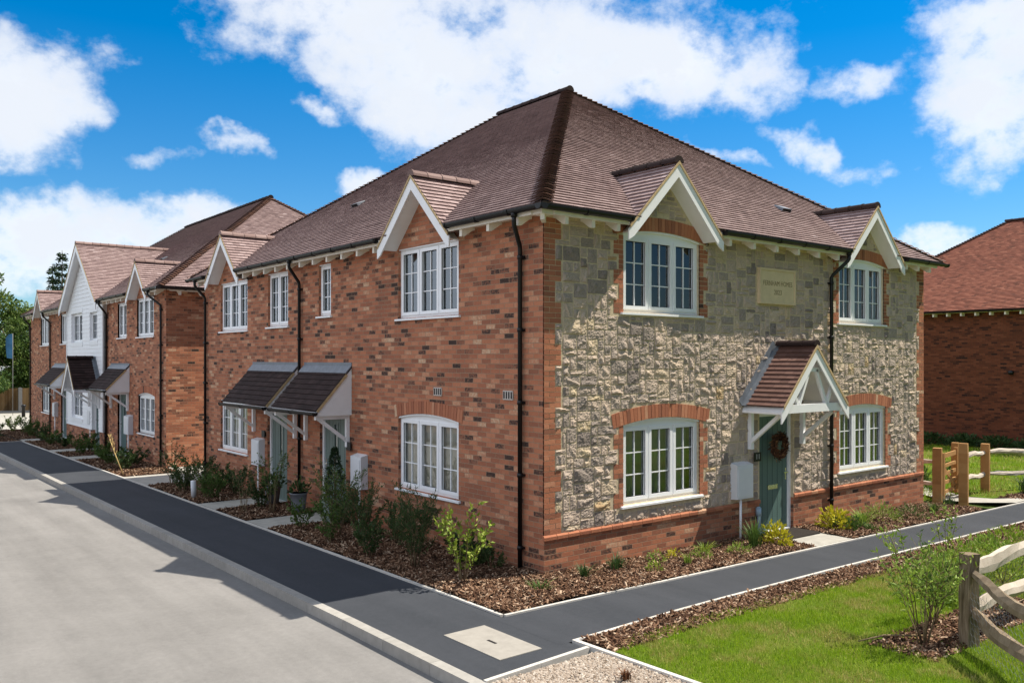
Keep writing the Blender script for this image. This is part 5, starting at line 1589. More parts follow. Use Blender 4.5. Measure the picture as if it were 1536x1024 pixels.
shrub("thin leggy shrub nearest the pavement between the two slab paths", "shrub", -1.25, 7.85, 1.05, .28, 8, 'leaf_dark', .05, .02, 34, start=.4)
shrub("low round green shrub beyond the farther slab path", "shrub", -1.0, 10.15, .62, .34, 9, 'leaf_mid', .055, .03, 50, start=.1)
shrub("leggy shrub with bare stems below the far street window", "shrub", -1.2, 10.8, 1.05, .34, 9, 'leaf_dark', .05, .02, 34, start=.4)
shrub("dark leafy shrub against the wall below the far street window", "shrub", -.45, 11.3, .70, .4, 9, 'leaf_dark', .06, .03, 55, start=.1)
shrub("fresh green shrub standing beside the pale plastic guard", "shrub", -1.1, 11.8, .85, .36, 10, 'leaf_mid', .06, .032, 55, start=.15)
shrub("slim shrub in the bed corner next to the side passage", "shrub", -1.15, 12.75, 1.25, .3, 9, 'leaf_dark', .05, .022, 45, start=.35)
shrub("dark shrub by the end drainpipe of the brick street front", "shrub", -.35, 12.6, .75, .34, 8, 'leaf_dark', .06, .03, 50, start=.1)
for (x, y, h, r, st, lf, lab) in ((-.62, 2.45, .95, .32, 9, 'leaf_dark', "dark leafy shrub close to the wall under the arched window's far end"), (-1.30, 2.65, .75, .28, 8, 'leaf_dark', "low dark twiggy shrub at the pavement edge before the arched street window"),
                              (-.55, 4.05, .80, .34, 10, 'leaf_dark', "dense dark shrub at the wall left of the nearer meter box"), (-1.32, 3.95, .85, .26, 8, 'leaf_mid', "thin stemmed shrub at the pavement edge near the nearer door"),
                              (-.45, 5.2, .70, .3, 9, 'leaf_dark', "dark shrub under the nearer white meter box"), (-1.25, 9.95, .8, .26, 8, 'leaf_mid', "twiggy shrub at the pavement edge by the plastic guard"),
                              (-.5, 10.2, .75, .34, 10, 'leaf_dark', "dark shrub under the farther white meter box"), (-1.3, 11.5, .7, .26, 8, 'leaf_dark', "low twiggy shrub at the pavement edge beyond the plastic guard"),
                              (-.42, 1.0, .5, .3, 9, 'leaf_dark', "low dark shrub behind the lime green shrub by the drainpipe")):
    shrub(lab, "shrub", x, y, h, r, st, lf, .06, .026, 46, start=.15, twigs=4)
# pale tree guard, pots, topiary
mb = MB(); a = np.array((-1.38, 10.45, zg(0, 10.4))); mb.tube([a, a + np.array((-.03, -.04, .42))], .058, 12); 
tag(mb.build("plant_guard", M['meter']), "pale plastic guard tube standing tilted among the shrubs", "plant guard")
def pot(label, x, y, h, r, mat, square=False, z=None):
    z = zg(x, y) + .03 if z is None else z
    mb = MB()
    if square:
        mb.hexa([(x + i * r * .82, y + j * r * .82, z) for i, j in ((-1, -1), (1, -1), (1, 1), (-1, 1))] + [(x + i * r, y + j * r, z + h) for i, j in ((-1, -1), (1, -1), (1, 1), (-1, 1))])
        for i in (-1, 1):
            mb.box((x + i * r - .016, y - r - .016, z + h - .05), (x + i * r + .016, y + r + .016, z + h + .004)); mb.box((x - r + .017, y + i * r - .016, z + h - .05), (x + r - .017, y + i * r + .016, z + h + .003))
    else:
        mb.tube([(x, y, z), (x, y, z + h * .5), (x, y, z + h * .93), (x, y, z + h * .935), (x, y, z + h)], [r * .72, r * .9, r, r * 1.08, r * 1.08], 20)
        mb.tube([(x, y, z + h), (x, y, z + h - .04)], [r * .98, r * .9], 20)
    o = mb.build("plant_pot", M[mat])
    return tag(o, label, "plant pot")
pot("square grey green planter holding the clipped conifer by the nearer front door", -.36, 5.62, .42, .19, 'potgreen', True)
pot("round grey pot between the two street front doors", -.40, 7.12, .40, .17, 'pot')
pot("grey pot on the paving beside the farther front door", -.40, 8.40, .40, .17, 'pot')
# clipped conifer in its planter
z = zg(-.36, 5.62) + .45
o = thing("topiary_conifer", "dark clipped cone shaped conifer growing in the square planter", "conifer", (-.36, 5.62, z))
n = 1500; t = rng.uniform(0, 1, n); A = rng.uniform(0, 2 * pi, n); r = .20 * (1 - t) ** .75 * (1 + .22 * np.sin(t * 34) + .15 * np.sin(A * 5 + t * 20)) * rng.uniform(.6, 1.05, n) + .012
C = np.stack([-.36 + r * np.cos(A), 5.62 + r * np.sin(A), z + t * .98], -1)
D = np.stack([np.cos(A), np.sin(A), np.full(n, .7)], -1) + rng.normal(0, .4, (n, 3))
finish_leaves("foliage", [leaf_quads(C, D, np.full(n, .06), np.full(n, .022))], [np.clip(rng.normal(.4, .25, n), 0, 1)], 'conifer', o)
mb = MB(); mb.tube([(-.36, 5.62, z - .12), (-.36, 5.62, z + .8)], [.02, .006], 6); mb.build("trunk", M['stem'], o)
mound_plant("dark rosette plant in the round grey pot between the two doors", "plant", -.40, 7.12, .26, .22, 120, 'leaf_dark', .10, .04, "potted_plant").location.z += .40
mound_plant("dark bushy plant in the grey pot beside the farther front door", "plant", -.40, 8.40, .34, .26, 170, 'leaf_dark', .09, .045, "potted_plant").location.z += .40

# --- bed on the sunny stone side (low plants in order from the corner)
tuft("dark spiky grass tuft nearest the sunny house corner", "grass tuft", .38, -.42, .22, 70, 'leaf_dark', bend=.7)
tuft("bronze green sedge low in the bark at the very corner", "grass tuft", -.55, -.55, .15, 60, 'leaf_mid', bend=.9, spread=.12)
tuft("grey green spiky tuft below the left jamb of the stone side window", "grass tuft", 1.05, -.40, .26, 80, 'leaf_dark', bend=.6, spread=.1)
mound_plant("small orange tinged green plant near the path edge", "plant", 1.42, -.80, .20, .14, 90, 'leaf_lime', .055, .022)
mound_plant("small pale green plant by the wall under the stone side window", "plant", 1.95, -.38, .20, .15, 90, 'leaf_fresh', .06, .02)
mound_plant("little golden plant beside the brick plinth", "plant", 2.25, -.42, .20, .12, 80, 'leaf_gold', .05, .022)
tuft("thin upright green tuft in the middle of the sunny bed", "grass tuft", 2.15, -.80, .24, 40, 'leaf_fresh', bend=.3)
mound_plant("sprawling pale green plant in the sunny bed", "plant", 2.75, -.60, .16, .22, 120, 'leaf_fresh', .06, .02)
tuft("short fresh green tuft below the right jamb of the stone side window", "grass tuft", 3.05, -.40, .20, 70, 'leaf_lime', bend=.6, spread=.09)
mound_plant("round fresh green plant left of the meter box pipe", "plant", 3.42, -.78, .22, .24, 220, 'leaf_fresh', .06, .014)
tuft("tall wispy grass clump in front of the meter box pipe", "grass tuft", 4.05, -.62, .50, 150, 'leaf_mid', .011, bend=.45, spread=.1)
mound_plant("bright golden leaved shrub left of the doorstep slab", "shrub", 4.55, -.72, .44, .27, 330, 'leaf_gold', .085, .04, "golden_shrub")
mound_plant("bright yellow green shrub right of the green door by the drainpipe", "shrub", 6.72, -.48, .46, .33, 400, 'leaf_gold', .085, .042, "golden_shrub")
mound_plant("dark green leaves at the foot of the yellow green shrub beside the drainpipe", "plant", 6.85, -.62, .26, .36, 220, 'leaf_mid', .08, .04)
tuft("spiky green grass clump right of the drainpipe", "grass tuft", 7.25, -.72, .38, 130, 'leaf_fresh', .012, bend=.5, spread=.12)
tuft("small dark tuft at the path edge right of the doorstep", "grass tuft", 7.05, -1.02, .18, 60, 'leaf_mid', bend=.8, spread=.1)
mound_plant("wide fresh green mound plant below the right hand stone side window", "plant", 8.15, -.62, .42, .46, 560, 'leaf_fresh', .07, .014)
mound_plant("bluish green mound plant at the end of the fresh green mound", "plant", 8.95, -.80, .36, .34, 380, 'leaf_mid', .065, .014)
tuft("small grass tuft near the end of the stone wall", "grass tuft", 10.1, -.75, .25, 70, 'leaf_mid', bend=.6, spread=.1)
tuft("sedge tuft beside the first wooden gate post", "grass tuft", 11.2, -.55, .26, 70, 'leaf_dark', bend=.6, spread=.1)
for k, (x, y, s) in enumerate(((14.9, -.75, .45), (15.9, -.95, .5), (17.2, -.70, .55))):
    tuft(("dark green spiky clump nearest the wooden gate", "dark spiky clump second from the wooden gate", "dark spiky clump farthest right beyond the path")[k], "grass tuft", x, y, s, 110, 'leaf_dark', .02, bend=.5, spread=.16, name="spiky_plant")

# --- shrubs along the fence side of the path and lawn
shrub("tall airy young shrub with narrow fresh leaves left of the weathered fence post", "shrub", 1.32, -4.72, 1.42, .55, 11, 'leaf_fresh', .080, .026, 34, start=.3, twigs=5, sr=.007)
shrub("slender shrub with few leaves behind the weathered fence post", "shrub", 2.15, -4.42, 1.05, .42, 9, 'leaf_mid', .07, .022, 40, start=.3)
shrub("wispy young shrub leaning over the side path", "shrub", 5.75, -2.95, 1.02, .30, 5, 'leaf_fresh', .075, .034, 16, start=.35, twigs=2)
for k, (x, y, h, r, lf) in enumerate(((4.3, -3.62, .44, .42, 'leaf_fresh'), (5.2, -3.45, .46, .45, 'leaf_lime'), (6.2, -3.40, .46, .45, 'leaf_fresh'), (4.9, -4.12, .50, .46, 'leaf_lime'), (5.95, -3.95, .5, .46, 'leaf_fresh'), (7.3, -3.25, .46, .46, 'leaf_lime'), (3.4, -4.35, .45, .40, 'leaf_fresh'))):
    mound_plant(("leafy green shrub behind the fence post top", "yellow green bushy shrub above the upper rail", "mid green shrub by the path edge right of the fence post", "pale yellow green shrub just behind the upper rail",
                 "fresh green shrub at the right edge behind the rails", "lime green shrub farthest along the path edge", "low green shrub behind the lower rail next to the post")[k],
                "shrub", x, y, h, r, 420, lf, .085, .03, "bushy_shrub")

tuft("small brown weed clump growing in the pale gravel patch", "weed", -1.93, -3.42, .09, 60, 'wreath', .012, "weed_clump", .05, None, .8)
mb = MB(); mb.tube([(.72, -4.30, .05), (1.05, -4.42, .075), (1.42, -4.66, .06)], [.006, .012, .009], 5, .7)
tag(mb.build("fallen_stick", M['stem']), "thin bare stick lying on the lawn by the airy young shrub", "stick")
# --- terrace beds
k = 0
for (x, y, h, r, lf, lab) in ((-1.05, 17.35, .85, .45, 'leaf_dark', "dark shrub at the near corner of the terrace bed"), (-.45, 18.6, .75, .5, 'leaf_dark', "broad dark shrub under the terrace's arched window"),
                              (-1.0, 19.3, .8, .5, 'leaf_mid', "rounded green shrub in front of the terrace's arched window"), (-.9, 20.6, .95, .45, 'leaf_mid', "bushy green shrub beside the terrace's nearest door"),
                              (-1.0, 22.9, 1.1, .5, 'leaf_mid', "tall green shrub beyond the terrace's nearest door"), (-.5, 23.9, 1.0, .4, 'leaf_dark', "upright dark shrub at the foot of the weatherboarded gable"),
                              (-.85, 26.3, .75, .5, 'leaf_dark', "low dark shrub under the weatherboarded gable window"), (-.95, 28.0, .8, .5, 'leaf_mid', "green shrub under the far side of the weatherboarded gable"),
                              (-1.0, 29.4, 1.15, .42, 'leaf_dark', "tall dark shrub between the weatherboarding and the far door"), (-.9, 32.4, 1.05, .55, 'leaf_mid', "large green shrub beyond the far door"),
                              (-.8, 34.2, 1.2, .6, 'leaf_mid', "large leafy shrub under the far three light window"), (-1.0, 36.4, 1.15, .6, 'leaf_fresh', "fresh green shrub at the far end of the terrace"),
                              (-2.4, 31.6, 1.1, .5, 'leaf_mid', "green bush in the bed at the end of the pavement"), (-3.3, 32.3, .9, .5, 'leaf_dark', "dark bush at the left end of the cross bed")):
    shrub(lab, "shrub", x, y, h * .72, r * .9, 9, lf, .085, .035, 40, start=.12, zoff=.0, twigs=4)
o = thing("sapling", "thin young sapling with sparse leaves at the left edge beyond the pavement", "tree", (-2.9, 33.2, zg(0, 33.2)))
sb = MB(); Vs = []; z = zg(0, 33.2)
sb.tube([(-2.9, 33.2, z), (-2.88, 33.2, z + 1.2), (-2.85, 33.2, z + 2.0)], [.03, .02, .008], 6)
for i in range(11):
    a = random.random() * 6.28; z0 = z + .7 + i * .11; L = .55
    p1 = np.array((-2.88 + L * cos(a), 33.2 + L * sin(a), z0 + .42)); sb.tube([(-2.88, 33.2, z0), p1], [.012, .004], 4)
    q = rng.uniform(.3, 1, 16)[:, None]; C = np.array((-2.88, 33.2, z0)) * (1 - q) + p1 * q
    Vs.append(leaf_quads(C, rng.normal(0, 1, (16, 3)), np.full(16, .09), np.full(16, .05)))
sb.build("trunk", M['stem'], o); finish_leaves("foliage", Vs, [rng.uniform(.1, .7, 16 * 11)], 'leaf_mid', o)
mb = MB(); mb.tube([(-1.42, 16.1, zg(0, 16.1)), (-1.56, 16.35, .40), (-1.66, 16.55, .84)], [.014, .014, .012], 6)
for k in range(26):
    a = random.random() * 6.28; z = random.uniform(.36, .85)
    t = (z - .40) / .44
    x, y = -1.56 - .10 * t, 16.35 + .2 * t
    mb.tube([(x, y, z), (x + .05 * cos(a), y + .05 * sin(a), z + .14)], [.007, .003], 4)
tag(mb.build("garden_cane", M['cane']), "pale leaning straw-topped cane at the edge of the terrace bed", "cane")

# ------------------------------------------------------------------ door things
o = thing("wreath", "brown dried leaf wreath hanging on the grey green front door", "wreath", (5.61, -.02, 1.50))
n = 1000; A = rng.uniform(0, 2 * pi, n); B = rng.uniform(0, 2 * pi, n); rr = .195 + .06 * np.cos(B) * rng.uniform(.3, 1.1, n)
C = np.stack([5.61 + rr * np.cos(A), -.055 - .045 * np.sin(B) * rng.uniform(.3, 1.1, n), 1.50 + rr * np.sin(A)], -1)
D = np.stack([np.cos(A + 1.9), -.35 + rng.normal(0, .4, n), np.sin(A + 1.9)], -1) + rng.normal(0, .55, (n, 3))
finish_leaves("leaves", [leaf_quads(C, D, rng.uniform(.05, .10, n), rng.uniform(.015, .03, n))], [np.clip(rng.normal(.5, .27, n), 0, 1)], 'wreath', o)
mb = MB(); mb.tube([(5.61 + .195 * cos(a), -.055, 1.50 + .195 * sin(a)) for a in np.linspace(0, 2 * pi, 25)], .03, 6, .2); mb.build("twig_ring", M['wreath'], o)
z = zg(5.5, -.3) + .028
mb = MB(); mb.box((5.14, -.62, z), (6.06, -.06, z + .016)); tag(mb.build("doormat", M['mat']), "dark doormat on the pale step of the grey green door", "doormat")
mb = MB(); mb.tube([(4.985, -.05, -.1), (4.985, -.06, .30), (4.985, -.05, .46)], .032, 10); mb.tube([(4.985, -.05, .30), (4.985, -.05, .44)], .05, 10)
mb.build("standpipe", M['bluepipe'], house)

# ------------------------------------------------------------------ weathered post and rail fence in front
def rough_post(mb, x, y, z0, z1, w, d, rot=0.0, t=.5, n=9):
    ca, sa = cos(rot), sin(rot)
    V = []
    for i in range(n):
        z = z0 + (z1 - z0) * i / (n - 1)
        for (a, b) in ((-1, -1), (0, -1.03), (1, -1), (1.03, 0), (1, 1), (0, 1.03), (-1, 1), (-1.03, 0)):
            px = a * w / 2 + random.gauss(0, .004); py = b * d / 2 + random.gauss(0, .004)
            V.append((x + ca * px - sa * py, y + sa * px + ca * py, z + (random.gauss(0, .006) if i == n - 1 else 0)))
    F = [(i * 8 + k, i * 8 + (k + 1) % 8, (i + 1) * 8 + (k + 1) % 8, (i + 1) * 8 + k) for i in range(n - 1) for k in range(8)]
    T = [min(1, max(0, t + random.gauss(0, .03))) for _ in F]
    mb.mesh(V, F + [tuple((n - 1) * 8 + k for k in range(8))], T + [t])
def cleft_rail(mb, pts, h, d, t=.6, seed=1):
    """split rail: irregular triangular section along a wavering line"""
    rr = random.Random(seed)
    pts = [np.array(p, float) for p in pts]
    # resample
    out = []
    for a, b in zip(pts[:-1], pts[1:]):
        m = max(2, int(np.linalg.norm(b - a) / .12))
        out += [a + (b - a) * i / m for i in range(m)]
    out.append(pts[-1])
    V = []
    sec = [(-.5, -.4), (-.1, -.5), (.5, -.3), (.45, .1), (.1, .5), (-.35, .35)]
    for i, p in enumerate(out):
        a = out[max(0, i - 1)]; b = out[min(len(out) - 1, i + 1)]
        dd = b - a; dd /= np.linalg.norm(dd); s = np.cross(dd, (0, 0, 1.)); s /= np.linalg.norm(s)
        e = min(1, .62 + .38 * min(i, len(out) - 1 - i) / 3)
        tw = .35 * sin(i * .35 + seed)
        for (q, r) in sec:
            q2, r2 = q * cos(tw) - r * sin(tw), q * sin(tw) + r * cos(tw)
            V.append(p + s * (q2 * d * e + rr.gauss(0, .003)) + np.array((0, 0, 1.)) * (r2 * h * e + rr.gauss(0, .004)))
    n = len(sec); F = [(i * n + k, i * n + (k + 1) % n, (i + 1) * n + (k + 1) % n, (i + 1) * n + k) for i in range(len(out) - 1) for k in range(n)]
    T = [min(1, max(0, t + rr.gauss(0, .06))) for _ in F]
    mb.mesh(V, F + [tuple(range(n)), tuple((len(out) - 1) * n + k for k in range(n))], T + [t, t])
PX, PY = 1.70, -5.03
fence = thing("post_and_rail_fence", "weathered cleft oak post and rail fence with wire netting at the lawn corner", "fence", (PX, PY, zg(PX, PY)))
D2 = np.array((-.72, -.69)); E1 = np.array((3.95, -4.98)); E2 = np.array((PX, PY)) + D2 * 2.0
for (x, y, rt, zt) in ((PX, PY, -.35, 1.0), (E1[0], E1[1], -.2, 1.0), (E2[0], E2[1], .3, 1.0)):
    mb = MB(); rough_post(mb, x, y, zg(x, y) - .25, zg(x, y) + zt, .155, .13, rt, .5); mb.build("post", M['oldpost'], fence)
def rail(z0, a, b, sag, h, d, t, mat, seed, rise=0.0):
    mb = MB()
    P = [(a[0] + (b[0] - a[0]) * t_, a[1] + (b[1] - a[1]) * t_, z0 + rise * t_ - sag * 4 * t_ * (1 - t_) + .015 * sin(t_ * 9 + seed)) for t_ in np.linspace(0, 1, 9)]
    cleft_rail(mb, P, h, d, t, seed); mb.build("rail", M[mat], fence)
off = .0
rail(.79, (PX + .05, PY + .02), E1, -.02, .185, .10, .66, 'cleft', 3)
rail(.36, (PX + .05, PY + .02), E1, -.02, .175, .10, .66, 'cleft', 5)
rail(.76, (PX - .02, PY - .06), E2, .05, .145, .11, .5, 'oldwood', 7)
rail(.37, (PX - .02, PY - .06), E2, .07, .15, .11, .5, 'oldwood', 9)
# hexagonal netting on the runs
def netting(a, b, z0, z1, name, parent, s=.085, r=.0016):
    mb = MB(); L = math.hypot(b[0] - a[0], b[1] - a[1]); ux, uy = (b[0] - a[0]) / L, (b[1] - a[1]) / L
    nrow = int((z1 - z0) / (s * .75)); ncol = int(L / s)
    for rw in range(nrow):
        z = z0 + rw * s * .75
        for cidx in range(ncol):
            u = (cidx + (.5 if rw % 2 else 0)) * s
            P = lambda uu, zz: (a[0] + ux * uu, a[1] + uy * uu, zz)
            for p, q in ((P(u, z), P(u + s / 2, z + s * .25)), (P(u + s / 2, z + s * .25), P(u + s, z)), (P(u + s / 2, z + s * .25), P(u + s / 2, z + s * .75))):
                mb.tube([p, q], r, 3, cap=False, s=False)
    mb.build(name, M['wire'], parent)
netting((PX + .06, PY + .08), (E1[0], E1[1] + .08), .0, .72, "wire_netting", fence)
netting((PX - .06, PY - .02), (E2[0] + .06, E2[1] + .02), .0, .66, "wire_netting", fence)

# ------------------------------------------------------------------ gate and fence by the far end of the stone wall
def square_post(name, x, y, z1, w, parent=None, rot=0.0, t=.5):
    mb = MB(); z0 = zg(x, y) - .2
    ca, sa = cos(rot), sin(rot)
    n = 8; V = []
    for i in range(n):
        z = z0 + (z1 - z0) * i / (n - 1)
        k = .93 if i == n - 1 else 1
        for (a, b) in ((-1, -1), (1, -1), (1, 1), (-1, 1)):
            V.append((x + (ca * a - sa * b) * w / 2 * k, y + (sa * a + ca * b) * w / 2 * k, z))
    F = [(i * 4 + k, i * 4 + (k + 1) % 4, i * 4 + 4 + (k + 1) % 4, i * 4 + 4 + k) for i in range(n - 1) for k in range(4)] + [(n * 4 - 4, n * 4 - 3, n * 4 - 2, n * 4 - 1)]
    mb.mesh(V, F, [min(1, max(0, t + random.gauss(0, .10))) for _ in F])
    return mb.build(name, M['timber'], parent)
gate = thing("wooden_gate", "new brown timber kissing gate with stout square posts by the end of the stone wall", "gate", (12.3, -.1, zg(12.3, 0)))
square_post("gate_post", 11.76, -.05, 1.06, .19, gate, .3, .45); square_post("gate_post", 12.06, -.49, 1.18, .185, gate, .3, .55); square_post("gate_post", 12.92, -.14, 1.04, .15, gate, .2, .5)
square_post("gate_post", 13.80, .46, 1.02, .16, gate, .2, .4)
mb = MB()
g0 = np.array((11.92, -.09)); g1 = np.array((13.08, .12)); gz = zg(12.3, 0)
for (q, z0, z1) in ((g0, .04, 1.10), (g1, .08, 1.14)): 
    mb.beam((q[0], q[1], gz + z0), (q[0], q[1], gz + z1), .085, .085, (1, 0, 0), .6)
for z in (.20, .42, .62, .80, 1.03):
    mb.beam((g0[0], g0[1], gz + z), (g1[0], g1[1], gz + z), .035, .10 if z > 1 else .075, (0, 0, 1), .65)
mb.beam((g0[0], g0[1], gz + .80), (g1[0], g1[1], gz + .22), .03, .075, (0, 0, 1), .6)
mb.build("gate_leaf", M['timber'], gate)
mb = MB(); mb.tube([(11.80, .0, gz + .95), (11.93, .03, gz + .95)], .014, 6); mb.tube([(11.80, .0, gz + .25), (11.93, .03, gz + .25)], .014, 6); mb.build("hinge", M['black'], gate)
bf = thing("post_and_rail_fence", "pale cleft rail fence with square posts running right from the timber gate", "fence", (14.5, .0, zg(14.5, 0)))
ps = [(14.46, .03), (17.2, -.72), (20.2, -1.0)]
for (x, y) in ps: square_post("post", x, y, zg(x, y) + 1.18, .19, bf, .25, .5)
def brail(a, b, z, seed, t=.65):
    mb = MB(); cleft_rail(mb, [(a[0] + (b[0] - a[0]) * k / 6, a[1] + (b[1] - a[1]) * k / 6, zg(*a) + z + .03 * sin(k * 1.3 + seed)) for k in range(7)], .12, .09, t, seed)
    mb.build("rail", M['cleft'], bf)
for z, sd in ((.96, 11), (.42, 12)):
    brail((12.95, -.10), ps[0], z, sd); brail(ps[0], ps[1], z, sd + 2); brail(ps[1], ps[2], z, sd + 4)
bf2 = thing("post_and_rail_fence", "short pale rail fence between the gate post and the end of the stone wall", "fence", (11.9, 1.0, zg(11.9, 1)))
square_post("post", 12.35, 2.45, zg(12, 2) + 1.1, .16, bf2)
bf_, bf = bf, bf2
brail((11.80, .03), (12.35, 2.45), .88, 21); brail((11.80, .03), (12.35, 2.45), .40, 22)
# planting against the red house
for k in range(9):
    y = 1.2 + k * 1.25
    mound_plant("dark evergreen shrub in the row at the foot of the red brick house", "shrub", 27.45, y, .55, .7, 420, 'leaf_dark', .16, .08, "evergreen_shrub", "row of dark shrubs along the red brick house")
for k, (x, y, h, r, lf, lab) in enumerate(((12.2, 1.55, .75, .4, 'leaf_fresh', "bright green bush behind the timber gate leaf"), (13.5, 1.2, .65, .35, 'leaf_mid', "green bush between the gate posts"), (15.6, 1.5, .55, .4, 'leaf_dark', "dark green bush behind the pale rail fence"))):
    mound_plant(lab, "shrub", x, y, h, r, 320, lf, .11, .045, "bushy_shrub")

# ------------------------------------------------------------------ far end of the street
def conifer(label, x, y, h, r, seed, sparse=False):
    rr = np.random.default_rng(seed); z = zg(x, y) - .3
    o = thing("conifer_tree", label, "tree", (x, y, z))
    mb = MB(); mb.tube([(x, y, z), (x, y, z + h * .5), (x, y, z + h)], [.20, .12, .02], 8, .7); mb.build("trunk", M['trunk'], o)
    Vs = []; Ts = []; lb = MB()
    nl = int(h / .30)
    for i in range(nl):
        t = i / nl
        if t < .12: continue
        zz = z + h * (t + (rr.random() - .5) * .02); R = r * (1 - t) ** .72 * rr.uniform(.75, 1.1)
        if sparse: R *= (.55 if i % 4 == 0 else 1) * (1.25 - .25 * np.sin(t * 17))
        nb = 6 if not sparse else 5
        for k in range(nb):
            A = 2 * pi * (k + rr.random()) / nb; Rb = R * rr.uniform(.6, 1.1)
            n = max(10, int(34 * Rb))
            q = rr.uniform(.15, 1, n) ** .8
            C = np.stack([x + np.cos(A) * Rb * q, y + np.sin(A) * Rb * q, zz + .18 * Rb * q - .30 * Rb * q ** 2], -1) + rr.normal(0, .07, (n, 3))
            D = np.stack([np.cos(A) + rr.normal(0, .7, n), np.sin(A) + rr.normal(0, .7, n), -.25 + rr.normal(0, .35, n)], -1)
            Vs.append(leaf_quads(C, D, rr.uniform(.22, .42, n), rr.uniform(.07, .14, n))); Ts.append(np.clip(rr.normal(.35 + .3 * (q - .5), .2), 0, 1))
            if k % 2 == 0: lb.tube([(x, y, zz), (x + cos(A) * Rb * .8, y + sin(A) * Rb * .8, zz + .05)], [.03, .01], 4, .5)
    lb.build("branches", M['trunk'], o)
    finish_leaves("crown", Vs, Ts, 'conifer', o)
    return o
def broadleaf(label, x, y, h, r, seed, mat='treeleaf', n=5200, low=.12):
    rr = np.random.default_rng(seed); z = zg(x, y) - .3
    o = thing("leafy_tree", label, "tree", (x, y, z))
    mb = MB(); mb.tube([(x, y, z), (x + .1, y, z + h * .3), (x, y + .1, z + h * .62)], [.26, .19, .08], 8, .6)
    cl = []
    for i in range(26):
        A = rr.uniform(0, 2 * pi); e = rr.uniform(low, 1.0); q = sqrt(max(0.05, 1 - (2 * e - .95) ** 2)) * rr.uniform(.35, 1.0)
        c = np.array((x + r * q * cos(A), y + r * q * sin(A), z + h * (.10 + .86 * e))); cl.append((c, r * rr.uniform(.22, .42)))
        if i % 2 == 0: mb.tube([(x, y, z + h * min(.6, .2 + e * .4)), (c + np.array((x, y, z + h * .5))) / 2, c], [.07, .05, .015], 5, .5)
    mb.build("trunk", M['trunk'], o)
    Vs = []; Ts = []
    for c, s in cl:
        m = n // 26
        d = rr.normal(0, 1, (m, 3)); d /= np.linalg.norm(d, axis=1, keepdims=True); q = rr.uniform(.3, 1, m) ** .5
        C = c + d * (q * s)[:, None] * np.array((1.15, 1.15, .8))
        Vs.append(leaf_quads(C, d + rr.normal(0, .6, (m, 3)), rr.uniform(.16, .34, m), rr.uniform(.10, .2, m)))
        Ts.append(np.clip(rr.normal(.5, .2) + rr.normal(0, .18, m), 0, 1))
    finish_leaves("crown", Vs, Ts, mat, o)
    return o
def far(px, depth):
    """ground point seen px columns (of 1536) across the view at the given distance"""
    l = (px - 768) / 1287. * depth
    return (-7.943 + .6275 * depth + .7786 * l, -9.139 + .7786 * depth - .6275 * l)
T = [(-75, 64, 10.5, 3.0), (-18, 66, 10.6, 2.6), (22, 70, 8.6, 2.3), (47, 68, 8.0, 2.0), (80, 74, 7.5, 2.6), (-45, 58, 7.0, 2.6), (8, 75, 7.6, 3.0), (118, 80, 8.0, 3.0)]
labs = ["dark leafy tree at the far left edge of the street end", "tall leafy tree rising highest at the left edge", "leafy tree behind the blue banner", "rounded tree beside the end wall of the terrace",
        "leafy tree half hidden behind the end of the terrace", "bushy tree low at the far left beyond the street", "dense leafy tree behind the pale low building", "leafy tree hidden behind the terrace roof"]
for k, (px, d, h, r) in enumerate(T[:7]):
    x, y = far(px, d); broadleaf(labs[k], x, y, h, r, 40 + k, 'treeleaf')
x, y = far(79, 78); conifer("thin conifer left of the tallest one behind the terrace", x, y, 12.8, 2.0, 61, True)
x, y = far(93, 77); conifer("tallest narrow conifer rising behind the terrace roof", x, y, 13.9, 2.3, 62, True)
x, y = far(25, 76); conifer("dark conifer between the leafy trees at the street end", x, y, 8.8, 1.7, 63)
# close board fence with grey posts
o = thing("board_fence", "brown close boarded fence with grey concrete posts at the end of the street", "fence", (*far(20, 61), -.55))
a = np.array(far(-60, 60)); b = np.array(far(75, 62)); L = np.linalg.norm(b - a); u = (b - a) / L
mb = MB(); nb = int(L / .15)
for k in range(nb):
    p = a + u * (k * .15); q = a + u * (k * .15 + .146)
    t = random.random()
    nrm = np.array((u[1], -u[0])) * .012
    mb.hexa([(p[0], p[1], -.6), (q[0], q[1], -.6), (q[0] + nrm[0], q[1] + nrm[1], -.6), (p[0] + nrm[0], p[1] + nrm[1], -.6), (p[0], p[1], 1.0), (q[0], q[1], 1.0), (q[0] + nrm[0], q[1] + nrm[1], 1.0), (p[0] + nrm[0], p[1] + nrm[1], 1.0)], t)
mb.build("board_panel", M['fencewood'], o)
k = 0
while k * 1.85 < L:
    p = a + u * (k * 1.85) + np.array((u[1], -u[0])) * .10
    mb = MB(); mb.box((p[0] - .12, p[1] - .12, -.6), (p[0] + .12, p[1] + .12, .95 if k % 2 else 1.02)); mb.beam((p[0], p[1], .95), (p[0], p[1], 1.06), .10, .10, (1, 0, 0)); mb.build("post", M['greywood'], o); k += 1
